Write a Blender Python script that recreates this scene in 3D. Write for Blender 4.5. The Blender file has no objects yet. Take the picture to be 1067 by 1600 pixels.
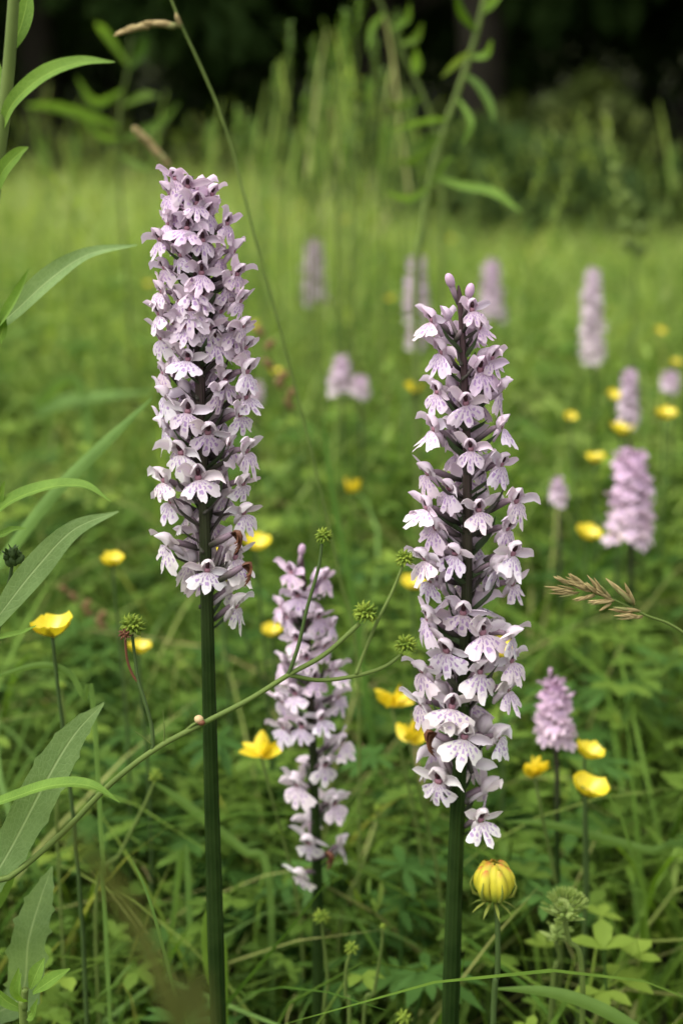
import bpy, math, random
import numpy as np
from mathutils import Vector, Matrix, Euler

R = math.radians
SC = bpy.context.scene
COL = SC.collection
RNG = random.Random(7)
NPR = np.random.default_rng(11)

# ------------------------------------------------------------------ camera, sky, sun, exposure
EYE = 0.46
PITCH = R(15.1)
FPX = 1600 * 50 / 36.0
cam = bpy.data.cameras.new('camera')
cam.sensor_fit = 'VERTICAL'; cam.sensor_height = 36; cam.lens = 50
cam.clip_start = 0.01; cam.clip_end = 400
cam.dof.use_dof = True; cam.dof.focus_distance = 0.463; cam.dof.aperture_fstop = 8.2
camo = bpy.data.objects.new('camera', cam); COL.objects.link(camo)
camo.location = (0, 0, EYE); camo.rotation_euler = (R(90) - PITCH, 0, 0)
SC.camera = camo

SUN_EL, SUN_AZ = R(62), R(-115)          # azimuth from +Y, negative = to the left
world = bpy.data.worlds.new('World'); SC.world = world; world.use_nodes = True
nt = world.node_tree; nt.nodes.clear()
wo = nt.nodes.new('ShaderNodeOutputWorld'); bg = nt.nodes.new('ShaderNodeBackground')
sky = nt.nodes.new('ShaderNodeTexSky'); sky.sky_type = 'NISHITA'; sky.sun_disc = False
sky.sun_elevation = SUN_EL; sky.sun_rotation = SUN_AZ; sky.dust_density = 4.0; sky.air_density = 1.0
hs = nt.nodes.new('ShaderNodeHueSaturation'); hs.inputs['Saturation'].default_value = 0.10
nt.links.new(sky.outputs[0], hs.inputs['Color']); nt.links.new(hs.outputs[0], bg.inputs[0])
bg.inputs[1].default_value = 0.15
nt.links.new(bg.outputs[0], wo.inputs[0])
sl = bpy.data.lights.new('sun', 'SUN'); sl.energy = 0.6; sl.angle = R(55); sl.color = (1, .95, .86)
so = bpy.data.objects.new('sun', sl); COL.objects.link(so)
so.rotation_euler = Vector((math.sin(SUN_AZ)*math.cos(SUN_EL), math.cos(SUN_AZ)*math.cos(SUN_EL), math.sin(SUN_EL))).to_track_quat('Z', 'Y').to_euler()
SC.view_settings.view_transform = 'Standard'; SC.view_settings.look = 'None'
SC.view_settings.exposure = 1.52; SC.view_settings.gamma = 1.0
SC.view_settings.use_curve_mapping = False
SC.cycles.use_denoising = True
SC.cycles.max_bounces = 7; SC.cycles.diffuse_bounces = 4; SC.cycles.glossy_bounces = 2
SC.cycles.transmission_bounces = 4; SC.cycles.transparent_max_bounces = 4
SC.cycles.caustics_reflective = False; SC.cycles.caustics_refractive = False

# ------------------------------------------------------------------ pixel (of the 1067 x 1600 photo) -> point
CP, SP = math.cos(PITCH), math.sin(PITCH)
def ray(px, py):
    x = (px - 533.5) / FPX; y = (800 - py) / FPX
    return Vector((x, CP + y*SP, -SP + y*CP))
def at(px, py, Y):
    d = ray(px, py)
    return Vector((0, 0, EYE)) + d * (Y / d.y)
def at_h(px, py, h):
    d = ray(px, py)
    return Vector((0, 0, EYE)) + d * ((h - EYE) / d.z)
def pxm(px, Y): return px * Y / FPX / 0.98          # pixels -> metres near depth Y

# ------------------------------------------------------------------ mesh builder
class MB:
    def __init__(s): s.v = []; s.f = []; s.m = []; s.uv = []; s.r = []
    def add(s, vs, fs, mat=0, uv=None, r=None):
        b = len(s.v); r = RNG.random() if r is None else r
        s.v += [tuple(p) for p in vs]
        s.uv += uv if uv else [(0.0, 0.0)] * len(vs)
        s.r += [r] * len(vs)
        for f in fs: s.f.append(tuple(i + b for i in f)); s.m.append(mat)
    def grid(s, rows, mat=0, uv=None, r=None):
        n = len(rows); k = len(rows[0])
        vs = [p for row in rows for p in row]
        fs = [(i*k+j, i*k+j+1, (i+1)*k+j+1, (i+1)*k+j) for i in range(n-1) for j in range(k-1)]
        if uv is None: uv = [(j/(k-1), i/(n-1)) for i in range(n) for j in range(k)]
        s.add(vs, fs, mat, uv, r)
    def tube(s, pts, rad, n=6, mat=0, cap=True, r=None):
        pts = [Vector(p) for p in pts]; N = len(pts)
        rows = []; u = None
        for i, p in enumerate(pts):
            t = (pts[min(i+1, N-1)] - pts[max(i-1, 0)])
            t = t.normalized() if t.length > 1e-9 else Vector((0, 0, 1))
            if u is None: u = t.orthogonal().normalized()
            u = (u - t * u.dot(t)).normalized(); w = t.cross(u)
            rr = rad[i] if isinstance(rad, (list, tuple)) else rad
            rows.append([p + (u*math.cos(a) + w*math.sin(a)) * rr for a in [2*math.pi*j/n for j in range(n)]])
        vs = [p for row in rows for p in row]
        fs = [(i*n+j, i*n+(j+1) % n, (i+1)*n+(j+1) % n, (i+1)*n+j) for i in range(N-1) for j in range(n)]
        if cap: fs += [tuple(range(n-1, -1, -1)), tuple((N-1)*n+j for j in range(n))]
        s.add(vs, fs, mat, [(j/n, i/(N-1)) for i in range(N) for j in range(n)], r)
    def ell(s, c, rad, n=8, m=5, mat=0, rot=None, r=None):
        c = Vector(c); vs = []; fs = []
        for i in range(m+1):
            th = math.pi*i/m
            for j in range(n):
                ph = 2*math.pi*j/n
                p = Vector((rad[0]*math.sin(th)*math.cos(ph), rad[1]*math.sin(th)*math.sin(ph), rad[2]*math.cos(th)))
                if rot: p = rot @ p
                vs.append(c + p)
        for i in range(m):
            for j in range(n):
                fs.append((i*n+j, (i+1)*n+j, (i+1)*n+(j+1) % n, i*n+(j+1) % n))
        s.add(vs, fs, mat, None, r)
    def arrays(s):
        tris = []; mi = []
        for f, m in zip(s.f, s.m):
            for k in range(1, len(f)-1): tris.append((f[0], f[k], f[k+1])); mi.append(m)
        return np.array(s.v, 'f4'), np.array(tris, 'i4'), np.array(mi, 'i4'), np.array(s.uv, 'f4'), np.array(s.r, 'f4')
    def mesh(s, name, mats, origin=(0, 0, 0)):
        o = Vector(origin)
        me = bpy.data.meshes.new(name)
        me.from_pydata([tuple(Vector(p) - o) for p in s.v], [], s.f)
        for m in mats: me.materials.append(m)
        me.polygons.foreach_set('material_index', s.m)
        me.polygons.foreach_set('use_smooth', [True]*len(s.f))
        uvl = me.uv_layers.new(name='UVMap')
        li = np.empty(len(me.loops), 'i4'); me.loops.foreach_get('vertex_index', li)
        uvl.data.foreach_set('uv', np.array(s.uv, 'f4')[li].ravel())
        a = me.attributes.new('rnd', 'FLOAT', 'POINT'); a.data.foreach_set('value', s.r)
        me.update(); return me
    def build(s, name, mats, parent=None, origin=(0, 0, 0)):
        if not isinstance(mats, (list, tuple)): mats = [mats]
        return link(name, s.mesh(name, mats, origin), parent)

def link(name, me, parent=None):
    o = bpy.data.objects.new(name, me); COL.objects.link(o)
    if parent: o.parent = parent
    return o
def tag(o, label, cat=None, group=None, kind=None):
    if label: o['label'] = label
    if cat: o['category'] = cat
    if group: o['group'] = group
    if kind: o['kind'] = kind
    return o
def thing(name, loc, label, cat, group=None):
    o = bpy.data.objects.new(name, None); COL.objects.link(o)
    o.location = loc; o.empty_display_size = .01
    return tag(o, label, cat, group)
def spline(pts, n):
    """Catmull-Rom through tuples of any length, n samples"""
    P = [np.array(p, float) for p in pts]
    if len(P) == 2: return [P[0] + (P[1]-P[0])*i/(n-1) for i in range(n)]
    Q = [2*P[0]-P[1]] + P + [2*P[-1]-P[-2]]; out = []
    for i in range(n):
        t = i/(n-1)*(len(P)-1); k = min(int(t), len(P)-2); t -= k
        a, b, c, d = Q[k:k+4]
        out.append(.5*((2*b) + (c-a)*t + (2*a-5*b+4*c-d)*t*t + (3*b-a-3*c+d)*t**3))
    return out
def arrays_to_mesh(name, V, F, MI, UV, RV, mats):
    me = bpy.data.meshes.new(name)
    me.vertices.add(len(V)); me.vertices.foreach_set('co', V.ravel())
    me.loops.add(F.size); me.loops.foreach_set('vertex_index', F.ravel())
    me.polygons.add(len(F)); me.polygons.foreach_set('loop_start', np.arange(0, F.size, 3, dtype='i4'))
    for m in mats: me.materials.append(m)
    me.polygons.foreach_set('material_index', MI)
    me.polygons.foreach_set('use_smooth', np.ones(len(F), bool))
    me.update(calc_edges=True)
    uvl = me.uv_layers.new(name='UVMap'); uvl.data.foreach_set('uv', UV[F.ravel()].ravel())
    a = me.attributes.new('rnd', 'FLOAT', 'POINT'); a.data.foreach_set('value', RV)
    return me

# ------------------------------------------------------------------ materials
class NT:
    def __init__(s, name):
        s.mat = bpy.data.materials.new(name); s.mat.use_nodes = True
        s.t = s.mat.node_tree; s.t.nodes.clear()
        s.out = s.t.nodes.new('ShaderNodeOutputMaterial')
    def n(s, kind, **kw):
        x = s.t.nodes.new(kind)
        for k, v in kw.items(): setattr(x, k, v)
        return x
    def set(s, sock, v):
        if isinstance(v, bpy.types.NodeSocket): s.t.links.new(v, sock)
        elif isinstance(v, (tuple, list)): sock.default_value = (*v, 1) if len(v) == 3 and sock.type == 'RGBA' else v
        else: sock.default_value = v
    def math(s, op, a, b=0.0, c=None, clamp=False):
        x = s.n('ShaderNodeMath', operation=op, use_clamp=clamp)
        s.set(x.inputs[0], a); s.set(x.inputs[1], b)
        if c is not None: s.set(x.inputs[2], c)
        return x.outputs[0]
    def mix(s, f, a, b, mode='MIX'):
        x = s.n('ShaderNodeMix', data_type='RGBA', blend_type=mode)
        s.set(x.inputs[0], f); s.set(x.inputs[6], a); s.set(x.inputs[7], b)
        return x.outputs[2]
    def ramp(s, v, lo, hi):
        x = s.n('ShaderNodeMapRange', interpolation_type='SMOOTHSTEP')
        s.set(x.inputs[0], v); x.inputs[1].default_value = lo; x.inputs[2].default_value = hi
        return x.outputs[0]
    def noise(s, scale, detail=3, vec=None, w=None, rough=.55):
        x = s.n('ShaderNodeTexNoise')
        if w is not None: x.noise_dimensions = '4D'; s.set(x.inputs['W'], w)
        x.inputs['Scale'].default_value = scale; x.inputs['Detail'].default_value = detail; x.inputs['Roughness'].default_value = rough
        if vec is None: vec = s.n('ShaderNodeTexCoord').outputs['Object']
        s.t.links.new(vec, x.inputs['Vector'])
        return x.outputs[0]
    def uv(s):
        x = s.n('ShaderNodeUVMap'); x.uv_map = 'UVMap'
        y = s.n('ShaderNodeSeparateXYZ'); s.t.links.new(x.outputs[0], y.inputs[0])
        return x.outputs[0], y.outputs[0], y.outputs[1]
    def rnd(s):
        a = s.n('ShaderNodeAttribute'); a.attribute_name = 'rnd'
        o = s.n('ShaderNodeObjectInfo')
        return s.math('FRACT', s.math('ADD', a.outputs['Fac'], o.outputs['Random'])), o
    def finish(s, col, rough=.5, spec=.3, trans=0.0, tcol=None, bump=None, bstr=.3, sheen=0):
        p = s.n('ShaderNodeBsdfPrincipled')
        s.set(p.inputs['Base Color'], col); s.set(p.inputs['Roughness'], rough); p.inputs['Specular IOR Level'].default_value = spec
        if bump is not None:
            b = s.n('ShaderNodeBump'); b.inputs['Strength'].default_value = bstr; b.inputs['Distance'].default_value = .001
            s.set(b.inputs['Height'], bump); s.t.links.new(b.outputs[0], p.inputs['Normal'])
        sh = p.outputs[0]
        if trans > 0:
            t = s.n('ShaderNodeBsdfTranslucent'); s.set(t.inputs[0], tcol if tcol is not None else col)
            m = s.n('ShaderNodeMixShader'); m.inputs[0].default_value = trans
            s.t.links.new(sh, m.inputs[1]); s.t.links.new(t.outputs[0], m.inputs[2]); sh = m.outputs[0]
        s.t.links.new(sh, s.out.inputs[0])
        return s.mat

def mat_foliage(name, c0, c1, c2=None, trans=.35, rough=.62, spec=.16, scale=45, vein=False, under=.5):
    N = NT(name); r, oi = N.rnd()
    col = N.mix(r, c0, c1)
    if c2: col = N.mix(N.math('MULTIPLY', N.ramp(r, .82, .95), .8), col, c2)
    nz = N.noise(scale, 3)
    col = N.mix(N.ramp(nz, .3, .75), N.mix(1.0, col, (.72, .76, .7), 'MULTIPLY'), col)
    bump = None
    if vein:
        _, u, v = N.uv()
        a = N.math('ABSOLUTE', N.math('SUBTRACT', u, .5))
        mid = N.math('SUBTRACT', 1, N.ramp(a, .012, .05))
        # side veins: slanting lines, bent by noise
        ph = N.math('ADD', N.math('SUBTRACT', N.math('MULTIPLY', v, 15), N.math('MULTIPLY', a, 9)), N.math('MULTIPLY', nz, 2.2))
        side = N.ramp(N.math('ABSOLUTE', N.math('SUBTRACT', N.math('FRACT', ph), .5)), .40, .5)
        net = N.n('ShaderNodeTexVoronoi', feature='DISTANCE_TO_EDGE'); net.inputs['Scale'].default_value = 420
        N.t.links.new(N.n('ShaderNodeTexCoord').outputs['Object'], net.inputs['Vector'])
        netl = N.math('SUBTRACT', 1, N.ramp(net.outputs[0], .0, .12))
        vv = N.math('MAXIMUM', mid, N.math('MAXIMUM', N.math('MULTIPLY', side, .35), N.math('MULTIPLY', netl, .22)))
        col = N.mix(N.math('MULTIPLY', vv, .55), col, (c1[0]*1.7, c1[1]*1.45, c1[2]*1.8))
        geo = N.n('ShaderNodeNewGeometry')   # the underside of these leaves is paler and greyer
        col = N.mix(N.math('MULTIPLY', geo.outputs['Backfacing'], under), col, (.17, .24, .12))
        bump = N.math('SUBTRACT', N.math('MULTIPLY', nz, .6), vv)
    t = N.mix(1.0, col, (1.25, 1.25, .55), 'MULTIPLY')
    return N.finish(col, rough, spec, trans, t, bump, .35)

M = {}
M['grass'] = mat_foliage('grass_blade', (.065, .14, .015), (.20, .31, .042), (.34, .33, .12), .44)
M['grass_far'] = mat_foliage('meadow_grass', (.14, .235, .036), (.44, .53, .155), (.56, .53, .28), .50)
M['herb'] = mat_foliage('herb_leaf_shaded', (.037, .088, .010), (.14, .22, .028), (.24, .33, .045), .40)  # shade of the near turf put into the colour; herb_mid is the brighter copy
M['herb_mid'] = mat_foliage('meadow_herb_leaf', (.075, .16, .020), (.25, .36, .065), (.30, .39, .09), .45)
M['herb_blue'] = mat_foliage('clover_leaf', (.040, .105, .018), (.10, .195, .034), None, .38)
M['leaf'] = mat_foliage('broad_leaf', (.14, .25, .035), (.17, .29, .045), None, .45, .6, .18, 60, True, .25)
M['leaf_pale'] = mat_foliage('pale_underleaf', (.19, .29, .105), (.23, .34, .13), None, .44, .65, .12, 60, True, 0)
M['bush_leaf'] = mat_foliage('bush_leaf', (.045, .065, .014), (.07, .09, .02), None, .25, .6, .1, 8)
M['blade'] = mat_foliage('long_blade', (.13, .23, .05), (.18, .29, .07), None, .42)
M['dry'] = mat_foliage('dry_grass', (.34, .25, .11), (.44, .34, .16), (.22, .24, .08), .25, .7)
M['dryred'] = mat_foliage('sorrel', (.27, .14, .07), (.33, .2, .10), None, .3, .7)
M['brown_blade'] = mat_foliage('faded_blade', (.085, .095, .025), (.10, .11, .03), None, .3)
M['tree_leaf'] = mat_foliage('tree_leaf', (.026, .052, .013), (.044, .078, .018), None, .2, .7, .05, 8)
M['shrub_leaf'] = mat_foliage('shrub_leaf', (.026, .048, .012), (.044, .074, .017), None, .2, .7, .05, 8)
M['pod'] = mat_foliage('seed_head_green', (.11, .18, .018), (.26, .33, .04), None, .15)
M['pod_pale'] = mat_foliage('clover_calyx', (.22, .31, .07), (.34, .42, .13), None, .3)
M['stalk'] = mat_foliage('thin_stalk', (.10, .14, .03), (.13, .18, .04), None, .1)
M['stalk_dark'] = mat_foliage('dark_stalk', (.05, .085, .022), (.07, .11, .03), None, .1)

M['ripe_calyx'] = mat_foliage('ripe_calyx', (.16, .20, .035), (.22, .24, .04), None, .2)
def mat_plain(name, c, rough=.6, spec=.3, var=.3, scale=200, trans=0, bstr=.2):
    N = NT(name); nz = N.noise(scale, 3)
    col = N.mix(nz, tuple(x*(1-var) for x in c), tuple(min(1, x*(1+var)) for x in c))
    return N.finish(col, rough, spec, trans, None, nz, bstr)
M['brown'] = mat_plain('withered', (.12, .045, .02), .6)
M['tan'] = mat_plain('dry_bud', (.42, .30, .15), .7)
M['bark'] = mat_plain('bark', (.028, .024, .017), .9, .1, .5, 12)
M['maroon'] = mat_plain('maroon', (.035, .009, .014), .4, .3)
M['throat'] = mat_plain('throat', (.30, .14, .18), .5, .3, .4, 900)
M['anther'] = mat_plain('anther', (.55, .42, .05), .6, .3, .4, 900)

def mat_orchid_stem():
    N = NT('orchid_stem'); _, u, v = N.uv()
    nz = N.noise(160, 3)
    g = N.n('ShaderNodeTexCoord').outputs['Generated']
    z = N.n('ShaderNodeSeparateXYZ'); N.t.links.new(g, z.inputs[0])
    top = N.ramp(z.outputs[2], .62, .98)       # the plant's own purple flush in the flower spike
    base = N.mix(N.ramp(N.noise(45, 4), .3, .7), (.008, .020, .003), (.022, .042, .008))
    col = N.mix(top, base, N.mix(nz, (.055, .035, .035), (.09, .05, .06)))
    rib = N.math('ABSOLUTE', N.math('SUBTRACT', N.math('FRACT', N.math('MULTIPLY', u, 11)), .5))
    col = N.mix(N.math('MULTIPLY', N.ramp(rib, .3, .5), .3), col, (.04, .07, .018))
    return N.finish(col, .6, .06, 0, None, N.math('ADD', rib, nz), .5)
M['ostem'] = mat_orchid_stem()
def mat_bract():
    N = NT('bract'); r, oi = N.rnd(); nz = N.noise(220, 3); _, u, v = N.uv()
    col = N.mix(nz, (.035, .062, .02), (.06, .095, .035))
    col = N.mix(N.math('MULTIPLY', N.ramp(r, .3, .9), .75), col, (.062, .042, .045))
    ln = N.math('ABSOLUTE', N.math('SUBTRACT', N.math('FRACT', N.math('MULTIPLY', u, 5)), .5))
    col = N.mix(N.math('MULTIPLY', N.ramp(ln, .38, .5), .3), col, (.11, .13, .07))
    return N.finish(col, .5, .35, .22, None, ln, .3)
M['bract'] = mat_bract()
def mat_petal(name, lip):
    N = NT(name); uvv, u, v = N.uv(); oi = N.n('ShaderNodeObjectInfo'); rn = oi.outputs['Random']
    wv = N.math('MULTIPLY', rn, 37.0)
    base = oi.outputs['Color']
    nz = N.noise(260, 3, w=wv)
    col = N.mix(1.0, base, N.mix(nz, (.80, .75, .81), (1, 1, 1)), 'MULTIPLY')
    if lip:
        # u in -1..1 across, v in 0..1 down the lip: broken purple dashes on lines that fan from the base
        nu = N.noise(6.0, 2, vec=uvv, w=wv); nv = N.noise(6.0, 2, vec=uvv, w=N.math('ADD', wv, 9.0))
        uu = N.math('ADD', u, N.math('MULTIPLY', N.math('SUBTRACT', nu, .5), .26))
        vv = N.math('ADD', N.math('ADD', v, .10), N.math('MULTIPLY', N.math('SUBTRACT', nv, .5), .26))
        rr = N.math('SQRT', N.math('ADD', N.math('MULTIPLY', uu, uu), N.math('MULTIPLY', vv, vv)))
        ang = N.math('ABSOLUTE', N.math('ARCTAN2', uu, vv))
        k = N.math('ADD', N.math('MULTIPLY', ang, N.math('ADD', 2.6, N.math('MULTIPLY', rn, .9))), .32)
        line = N.math('SUBTRACT', 1, N.ramp(N.math('ABSOLUTE', N.math('SUBTRACT', N.math('FRACT', k), .5)), .13, .28))
        ph = N.math('ADD', N.math('MULTIPLY', rr, 3.6), N.math('MULTIPLY', N.math('FLOOR', k), .43))
        dash = N.math('SUBTRACT', 1, N.ramp(N.math('ABSOLUTE', N.math('SUBTRACT', N.math('FRACT', N.math('ADD', ph, rn)), .5)), .26, .44))
        zone = N.math('MULTIPLY', N.ramp(rr, .16, .28), N.math('SUBTRACT', 1, N.ramp(rr, .72, .90)))
        mk = N.math('MULTIPLY', N.math('MULTIPLY', line, dash), zone)
        col = N.mix(N.math('MULTIPLY', mk, .78), col, (.32, .16, .42))
        wash = N.math('MULTIPLY', N.math('SUBTRACT', 1, N.ramp(rr, .1, .7)), .25)
        col = N.mix(wash, col, (.55, .38, .56))
        fine = N.math('SUBTRACT', 1, N.ramp(N.math('ABSOLUTE', N.math('SUBTRACT', N.math('FRACT', N.math('MULTIPLY', k, 2.0)), .5)), .10, .26))
        thr = N.math('MULTIPLY', fine, N.math('SUBTRACT', 1, N.ramp(rr, .14, .34)))
        col = N.mix(N.math('MULTIPLY', thr, .75), col, (.20, .06, .10))
    else:
        a = N.math('ABSOLUTE', N.math('SUBTRACT', u, .5))
        st = N.ramp(N.math('ABSOLUTE', N.math('SUBTRACT', N.math('FRACT', N.math('MULTIPLY', u, 6)), .5)), .36, .5)
        col = N.mix(N.math('MULTIPLY', N.math('MULTIPLY', st, N.math('SUBTRACT', 1, v)), .35), col, (.45, .27, .47))
        col = N.mix(N.math('MULTIPLY', N.math('SUBTRACT', 1, N.ramp(a, .05, .4)), .22), col, (.55, .38, .57))
    return N.finish(col, .5, .25, .30, N.mix(1.0, col, (1.0, .93, .97), 'MULTIPLY'), nz, .25)
M['lip'] = mat_petal('lip_petal', True)
M['petal'] = mat_petal('pale_petal', False)
def mat_ovary():
    N = NT('ovary'); nz = N.noise(300, 2); _, u, v = N.uv()
    col = N.mix(N.ramp(v, .1, .9), (.04, .042, .026), (.24, .165, .20))
    st = N.ramp(N.math('ABSOLUTE', N.math('SUBTRACT', N.math('FRACT', N.math('ADD', N.math('MULTIPLY', u, 4), v)), .5)), .3, .5)
    col = N.mix(N.math('MULTIPLY', st, .4), col, (.13, .08, .105))
    return N.finish(col, .5, .2, .1)
M['ovary'] = mat_ovary()
def mat_budpetal():
    N = NT('bud'); nz = N.noise(240, 3); _, u, v = N.uv()
    col = N.mix(nz, (.36, .20, .32), (.60, .44, .52))
    return N.finish(col, .45, .3, .15)
M['bud'] = mat_budpetal()
def mat_yellow(name, c0, c1, rough=.3):
    N = NT(name); r, oi = N.rnd(); nz = N.noise(150, 3); _, u, v = N.uv()
    col = N.mix(nz, c0, c1)
    ln = N.ramp(N.math('ABSOLUTE', N.math('SUBTRACT', N.math('FRACT', N.math('MULTIPLY', u, 7)), .5)), .3, .5)
    col = N.mix(N.math('MULTIPLY', ln, .25), col, tuple(x*.75 for x in c0))
    return N.finish(col, rough, .5, .25, N.mix(1.0, col, (1.0, .95, .6), 'MULTIPLY'), nz, .15)
M['yellow'] = mat_yellow('buttercup_yellow', (.58, .46, .012), (.72, .60, .025))
M['trefoil'] = mat_yellow('trefoil_yellow', (.66, .50, .012), (.80, .64, .03), .5)
def mat_trefoil_ripe():
    N = NT('trefoil_ripe'); _, u, v = N.uv(); nz = N.noise(260, 3)
    col = N.mix(nz, (.40, .36, .02), (.62, .54, .04))
    col = N.mix(N.math('MULTIPLY', N.ramp(v, .74, 1.0), N.ramp(nz, .3, .6)), col, (.50, .17, .035))
    col = N.mix(N.math('MULTIPLY', N.math('SUBTRACT', 1, N.ramp(v, .0, .55)), .85), col, (.16, .26, .035))
    e = N.ramp(N.math('ABSOLUTE', N.math('SUBTRACT', u, .5)), .28, .5)
    col = N.mix(N.math('MULTIPLY', e, .55), col, (.30, .27, .03))
    return N.finish(col, .5, .3, .2)
M['ripe'] = mat_trefoil_ripe()
def mat_ground():
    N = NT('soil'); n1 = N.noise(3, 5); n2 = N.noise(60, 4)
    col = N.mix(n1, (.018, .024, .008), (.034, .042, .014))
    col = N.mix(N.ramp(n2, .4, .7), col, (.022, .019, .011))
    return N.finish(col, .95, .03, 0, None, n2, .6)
M['soil'] = mat_ground()

# ------------------------------------------------------------------ ground
def ground_z(x, y):
    return max(0.0, y - 13.0) * .16 + .02*math.sin(x*1.3)*math.sin(y*.9) * (1 if y > 3 else 0)
g = MB()
xs = [-150, -60, -30, -18, -12, -9, -7, -5.5, -4.5, -3.5, -2.7, -2, -1.4, -.9, -.5, -.2, 0, .2, .5, .9, 1.4, 2, 2.7, 3.5, 4.5, 5.5, 7, 9, 12, 18, 30, 60, 150]
ys = [-150, -60, -30, -15, -8, -4, -2, -1, -.5, 0, .3, .6, .9, 1.3, 1.8, 2.5, 3.2, 4, 5, 6, 7, 8, 9, 10, 11, 12, 13, 14, 16, 18, 21, 25, 30, 60, 150]
g.grid([[(x, y, ground_z(x, min(y, 40)) if y < 41 else ground_z(x, 40)) for x in xs] for y in ys])
tag(g.build('ground', M['soil']), 'dark soil under the meadow rising to a wooded bank', kind='structure')

# ------------------------------------------------------------------ leaf makers
def quick_leaf(mb, base, d, up, L, W, droop=.2, fold=.25, mat=0, r=None, rows=2):
    """small folded leaf: base point, widest part, tip"""
    base = Vector(base); d = Vector(d).normalized(); up = Vector(up)
    s = d.cross(up); s = s.normalized() if s.length > 1e-6 else d.orthogonal().normalized()
    n = s.cross(d).normalized()
    vs = [base]; uv = [(.5, 0)]
    prof = [(.35, .42), (.70, .46)] if rows == 2 else [(.2, .3), (.45, .5), (.75, .36)]
    for t, w in prof:
        c = base + d*L*t - n*droop*L*t*t
        vs += [c - s*W*w + n*fold*W*w, c, c + s*W*w + n*fold*W*w]; uv += [(0, t), (.5, t), (1, t)]
    vs.append(base + d*L - n*droop*L); uv.append((.5, 1))
    fs = [(0, 2, 1), (0, 3, 2)]
    k = len(prof)
    for i in range(k-1):
        b = 1 + 3*i
        fs += [(b, b+1, b+4, b+3), (b+1, b+2, b+5, b+4)]
    b = 1 + 3*(k-1); e = len(vs)-1
    fs += [(b, b+1, e), (b+1, b+2, e)]
    mb.add(vs, fs, mat, uv, r)
def rdir(rng, el0, el1):
    a = rng.uniform(0, 2*math.pi); e = R(rng.uniform(el0, el1))
    return Vector((math.cos(a)*math.cos(e), math.sin(a)*math.cos(e), math.sin(e)))
def strip(mb, pts, widths, side, mat=0, fold=.2, r=None):
    """long narrow blade along pts with a shallow V section"""
    pts = [Vector(p) for p in pts]; rows = []; n = len(pts)
    for i, p in enumerate(pts):
        t = (pts[min(i+1, n-1)] - pts[max(i-1, 0)]).normalized()
        s = (side - t*side.dot(t)).normalized(); nn = t.cross(s)
        w = widths[i]*.5
        rows.append([p - s*w + nn*fold*w, p, p + s*w + nn*fold*w])
    mb.grid(rows, mat, None, r)

# ---- templates for the vegetation nobody could count
def t_tuft(rng, nb, h0, h1, w, seg=5, bend=.8):
    mb = MB()
    for i in range(nb):
        d = rdir(rng, 0, 0); h = rng.uniform(h0, h1); b = rng.uniform(.15, bend)
        o = Vector((rng.gauss(0, .012), rng.gauss(0, .012), -.01))
        pts = []
        for k in range(seg+1):
            t = k/seg
            pts.append(o + d*(h*b*t*t*.8) + Vector((0, 0, h*(t - .38*b*t*t*t))))
        ws = [w*rng.uniform(.8, 1.2)*(1-(k/seg)**2.2)*(.7+.3*min(1, 4*k/seg))+.0002 for k in range(seg+1)]
        strip(mb, pts, ws, d.cross(Vector((0, 0, 1))), r=rng.random())
    return mb.arrays()
def t_trefoil(rng, h, nodes, ls, spread=.4):
    mb = MB(); d = rdir(rng, 0, 0)
    P = [Vector((0, 0, -.01)) + d*(h*spread*t*t) + Vector((0, 0, h*t)) for t in (0, .25, .5, .75, 1)]
    mb.tube(P, [.0011, .001, .0009, .0008, .0006], 3, 0, False)
    for i in range(nodes):
        t = rng.uniform(.25, 1) if i else 1.0
        k = min(int(t*4), 3); p = P[k].lerp(P[k+1], t*4-k)
        q = rdir(rng, 5, 60); pl = rng.uniform(.008, .035)
        e = p + q*pl; mb.tube([p, e], [.0007, .0005], 3, 0, False)
        rr = rng.random(); l = ls*rng.uniform(.7, 1.2)
        s = q.cross(Vector((0, 0, 1))).normalized()
        flat = Vector((q.x, q.y, q.z*.3)).normalized()
        for sd in (-1, 0, 1):
            dd = (flat*(1 if sd == 0 else .45) + s*sd + Vector((0, 0, rng.uniform(-.1, .25)))).normalized()
            quick_leaf(mb, e, dd, Vector((0, 0, 1)), l, l*.58, rng.uniform(0, .3), rng.uniform(.05, .4), 0, rr)
    return mb.arrays()
def t_lobed(rng, h, nl, ls):
    mb = MB()
    for i in range(nl):
        d = rdir(rng, 0, 0); hh = h*rng.uniform(.55, 1)
        P = [Vector((0, 0, -.01)), d*hh*.12 + Vector((0, 0, hh*.5)), d*hh*.4 + Vector((0, 0, hh))]
        mb.tube(P, [.0011, .001, .0008], 3, 0, False)
        rr = rng.random(); s = d.cross(Vector((0, 0, 1)))
        for a in (-140, -105, -72, -42, -14, 14, 42, 72, 105, 140):
            dd = d*math.cos(R(a)) + s*math.sin(R(a)) + Vector((0, 0, rng.uniform(-.15, .2)))
            l = ls*rng.uniform(.75, 1.1)*(1 if abs(a) < 100 else .7)
            quick_leaf(mb, P[-1], dd, Vector((0, 0, 1)), l, l*.26, rng.uniform(0, .35), rng.uniform(0, .3), 0, rr)
    return mb.arrays()
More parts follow.
